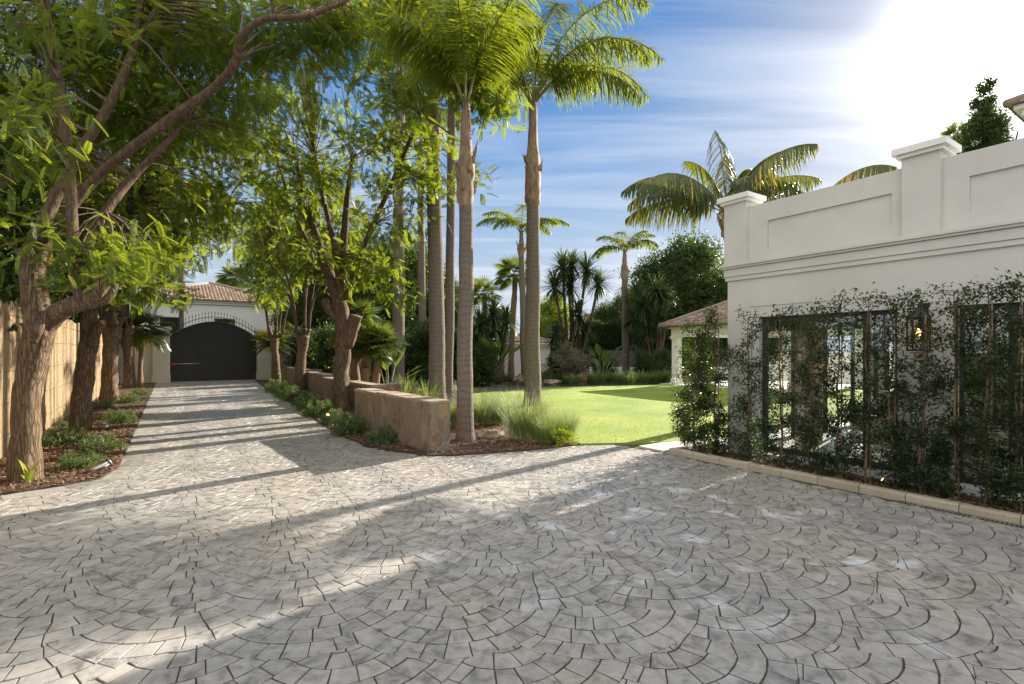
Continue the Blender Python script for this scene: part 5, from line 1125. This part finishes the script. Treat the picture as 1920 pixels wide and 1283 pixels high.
for lb, px, D, sc, rz in (('dark shrub right of the garden house wall', 1045, 29, .8, 1.), ('dark shrub between the lone palm and the pavilion', 1215, 29, .75, 2.), ('shrub in front of the board fence', 1135, 31, .8, 3.), ('shrub in the gap between the close palm trunks', 862, 27, 1.2, 4.), ('large shrub behind the thickest palm', 805, 26, 1.45, 5.),
                          ('large shrub right of the fan palm clump', 772, 27, 1.5, .6), ('shrub behind the fan palm clump', 722, 26, 1.4, 1.7), ('shrub against the cream wall right of the gate', 590, 30, 1.3, 2.9), ('shrub between the third wall and the fan palm clump', 640, 28, 1.35, 3.7), ('shrub beside the pavilion base', 1238, 30, .8, 4.4), ('dark shrub seen through the open pavilion', 1310, 34, 1.4, 3.3)):
    copy_tree(bx, label=lb, loc=gz(px, D), rz=rz, sc=sc)
dense_tree('light_green_tree', 'sunlit yellow green tree glimpsed between the knobbed palm and the yucca', 'tree', gz(1028, 38), 5., [((0, 0, 3.6), (1.6, 1.5, 1.7)), ((.5, 0, 5.), (1., 1, .9))], 3500, .22, .12, 'grass')
# strelitzia: paddle leaves
T_PAD = (np.array([(0, 0, 0), (.25, .16, .03), (.7, .18, 0), (1, 0, -.12), (.7, -.18, 0), (.25, -.16, .03), (.5, 0, -.03), (.85, 0, -.06)]), [(0, 6, 2, 1), (0, 5, 4, 6), (6, 7, 3, 2), (6, 4, 3, 7)])
def paddle(label, base, n, L_, group='bird of paradise plants'):
    base = Vector(base); t = empty('bird_of_paradise', base, label, 'plant', group); st = MB(); lf = MB()
    for i in range(n):
        a = i*2.4; e = random.uniform(.9, 1.35); d = Vector((math.cos(a)*math.cos(e), math.sin(a)*math.cos(e), math.sin(e))); l = L_*random.uniform(.5, 1.); p = base+d*l; tube(st, [base, base+d*l*.5, p], [.02, .014, .01], 5, 1)
        lf.inst(T_PAD, basis(np.array([(d.x*1.5, d.y*1.5, d.z*.7)]))*L_*.6, [tuple(p)], [random.uniform(.2, .9)])
    st.build('stalks', M['rachis'], t, origin=base); lf.build('paddle_leaves', M['fan'], t, origin=base); return t
paddle('bird of paradise with paddle leaves behind the front stone wall', gz(728, 17.5), 9, 1.5); paddle('bird of paradise left of the lone grey palm', gz(1128, 28.5), 9, 1.6); paddle('bird of paradise beside the garden house wall', gz(930, 26), 8, 2.0)
# cycad
cy = gz(1018, 26.5); t = empty('cycad', cy, 'cycad with stiff arching fronds right of the knobbed palm trunk', 'cycad'); lf = MB(); st = MB()
for i in range(22): palm_frond(lf, st, cy+V3((0, 0, .35)), i*2.4, random.uniform(.5, 1.2), 1.1, 1.0, 40, .16, .014, .1, .3, .1)
q = MB(); tube(q, [cy, cy+V3((0, 0, .2)), cy+V3((0, 0, .4))], [.16, .17, .12], 10, 3, .3, 8.); q.build('trunk', M['palm2'], t, origin=cy); st.build('petioles', M['rachis'], t, origin=cy); lf.build('fronds', M['kentia'], t, origin=cy)
# strap leaved sprout at the foot of the big trunk
b = G(52, 906, .02); t = empty('agave_sprout', b, 'bright green strap leaved sprout at the foot of the big front left trunk', 'plant'); lf = MB(); D = np.array([(-.25, 0, 1), (.5, -.1, 1), (.75, .05, .75), (.05, -.2, 1), (-.45, .1, .6), (.3, .2, 1.1)])
blades(lf, np.tile(tuple(b), (6, 1)), D, np.array([.34, .40, .34, .30, .2, .3]), .045, rnd=.8); lf.build('strap_leaves', M['grass'], t, origin=b)
q = MB(); tube(q, [b+V3((0, 0, -.02)), b+V3((0, 0, .02)), b+V3((0, 0, .05))], [.03, .028, .02], 8, 1); q.build('bulb_neck', M['rachis'], t, origin=b)
# small tuft plants seen over the near wall
for i, (px, D, lb) in enumerate(((800, 13.5, 'dry pale tuft of grass seen over the stone wall, left of the thick palm'), (868, 16, 'yellow flowered tuft between palm trunks'), (760, 14.5, 'small yellow green tuft above the wall coping'))):
    grassy('grass_tuft', lb, 'grass tuft', gz(px, D), .35, 1.0 if i != 1 else .8, 220, .012, 'lav', group='tufts behind the stone walls', spreadk=.8)

# ---------------- rocks
def rock(label, base, r, sq=(1, 1, .7), seed=1, group='rocks in the beds'):
    import bmesh
    bm = bmesh.new(); bmesh.ops.create_icosphere(bm, subdivisions=4, radius=1)
    for v_ in bm.verts:
        n = v_.co.normalized(); k = 1+.35*mnoise.noise(n*1.6+V3((seed*7, 0, 0)))+.14*mnoise.noise(n*4+V3((seed, 0, 3)))+.05*mnoise.noise(n*11)
        v_.co = V3((n.x*sq[0]*r*k, n.y*sq[1]*r*k, n.z*sq[2]*r*k+r*.25))
    me = bpy.data.meshes.new('rock'); bm.to_mesh(me); bm.free(); me.materials.append(M['rock']); o = bpy.data.objects.new('rock', me); COL.objects.link(o); o.location = base; tag(o, label, 'rock', group)
rock('small brown rock among the lavender', G(928, 822), .17, (1.1, 1, .75), 2)
rock('big layered brown rock at the far lawn edge under the grey bush', gz(1096, 27), .52, (1, .8, .9), 3); rock('low flat rock left of the big layered rock', gz(1030, 26), .36, (1.5, 1, .5), 4)
rock('pale rock behind the big layered rock', gz(1130, 29), .42, (1.4, 1, .6), 5); rock('grey rock at the left foot of the knobbed palm', gz(975, 27), .4, (1, 1, .9), 6); rock('stump like rock behind the stone wall by the far palm', gz(796, 15.2), .35, (1, 1, 1.4), 7)

# ---------------- garden lights
def spot(px, py, label, rz, lit=False, sc=1., z=.02):
    b = G(px, py, z); t = empty('garden_spotlight', b, label, 'spotlight', 'garden spotlights'); d = V3((math.cos(rz), math.sin(rz), .55)).normalized(); c = b+V3((0, 0, .06))
    q = MB(); tube(q, [c-d*.09*sc, c, c+d*.10*sc], [.040*sc, .042*sc, .043*sc], 18, 1); q.build('lamp_body', M['steel'] if not lit else M['black'], t, origin=b)
    q = MB(); tube(q, [c+d*.101*sc, c+d*.106*sc, c+d*.112*sc], [.047*sc, .048*sc, .046*sc], 18, 1); q.build('bezel', M['steel'], t, origin=b)
    q = MB(); tube(q, [b-V3((0, 0, .05)), b, c], [.008, .008, .010], 6, 1); q.build('ground_spike', M['black'], t, origin=b)
    q = MB(); tube(q, [c+d*.1125*sc, c+d*.115*sc, c+d*.117*sc], [.036*sc, .034*sc, .02*sc], 14, 1); q.build('lens', M['bulb'] if lit else M['glass'], t, origin=b)
spot(187, 884, 'grey metal spotlight lying at the front corner of the left bed', .9, sc=1.15); spot(199, 803, 'grey metal spotlight aimed at the second left trunk', 2.3, sc=1.15)
spot(615, 786, 'lit spotlight at the edge of the right bed by the near stone wall', -1.3, True); spot(542, 740, 'small lit spotlight among the shrubs by the third stone wall', -1.2, True)
k_ = (1665-960)/960; Dk = 7.26/(.8315*k_+.5556); p_ = V3((k_*Dk, Dk, 0)); spot(1665, 0.0+HZ+F*H/Dk, 'lit spotlight hidden low in the leafy screen', 2.6, True, z=.06, sc=.55)
lp = SN(32.72, 4.58, 2.45); t = empty('gate_lantern', lp, 'small lit lantern on the right gate pillar', 'wall lantern'); q = MB(); q.sbox(32.66, 32.78, 4.50, 4.66, 2.56, 2.60); q.sbox(32.66, 32.78, 4.50, 4.66, 2.30, 2.33); q.sbox(32.775, 32.795, 4.54, 4.62, 2.33, 2.56); q.build('lantern_frame', M['black'], t, origin=lp)
q = MB(); tube(q, [lp-V3((0, 0, .06)), lp, lp+V3((0, 0, .06))], [.03, .045, .03], 8, 1); q.build('bulb', M['bulb'], t, origin=lp)
# bollard light near the lawn corner
b = gz(1290, 10.2); t = empty('bollard_light', b, 'short dark bollard light where the lawn meets the leafy screen', 'bollard'); q = MB(); tube(q, [b, b+V3((0, 0, .25)), b+V3((0, 0, .5))], [.035]*3, 12, 1); q.build('post', M['black'], t, origin=b); q = MB(); tube(q, [b+V3((0, 0, .501)), b+V3((0, 0, .54)), b+V3((0, 0, .60))], [.05, .055, .05], 12, 1); q.build('lamp_head', M['bronze'], t, origin=b)
# dead fronds hanging behind the first tree
b = SN(10.4, -1.95); t = empty('dry_palm_skirt', SN(10.6, -3.0), 'bundle of dead brown palm leaves hanging among the left branches', 'dead palm leaves'); lf = MB(); n = 160
c = at(168, 235, 8.6); P = np.array(tuple(c))+rng.standard_normal((n, 3))*[.10, .10, .06]; D = rdir(n, -1.9, .5); blades(lf, P, D, rng.uniform(.4, .95, n), .018); c = at(75, 130, 8.2); P = np.array(tuple(c))+rng.standard_normal((n, 3))*[.35, .3, .25]; D = rdir(n, -.6, .8); blades(lf, P, D, rng.uniform(.4, .95, n), .014)
lf.build('dead_leaves', M['dry'], t, origin=SN(10.6, -3.0)); q = MB(); tube(q, [SN(10.6, -3.0), SN(10.6, -3., 3), at(168, 225, 8.7), at(150, 20, 8.8)], [.13, .12, .11, .10], 10, 5, .3, 5.); q.build('trunk', M['palm2'], t, origin=SN(10.6, -3.0))
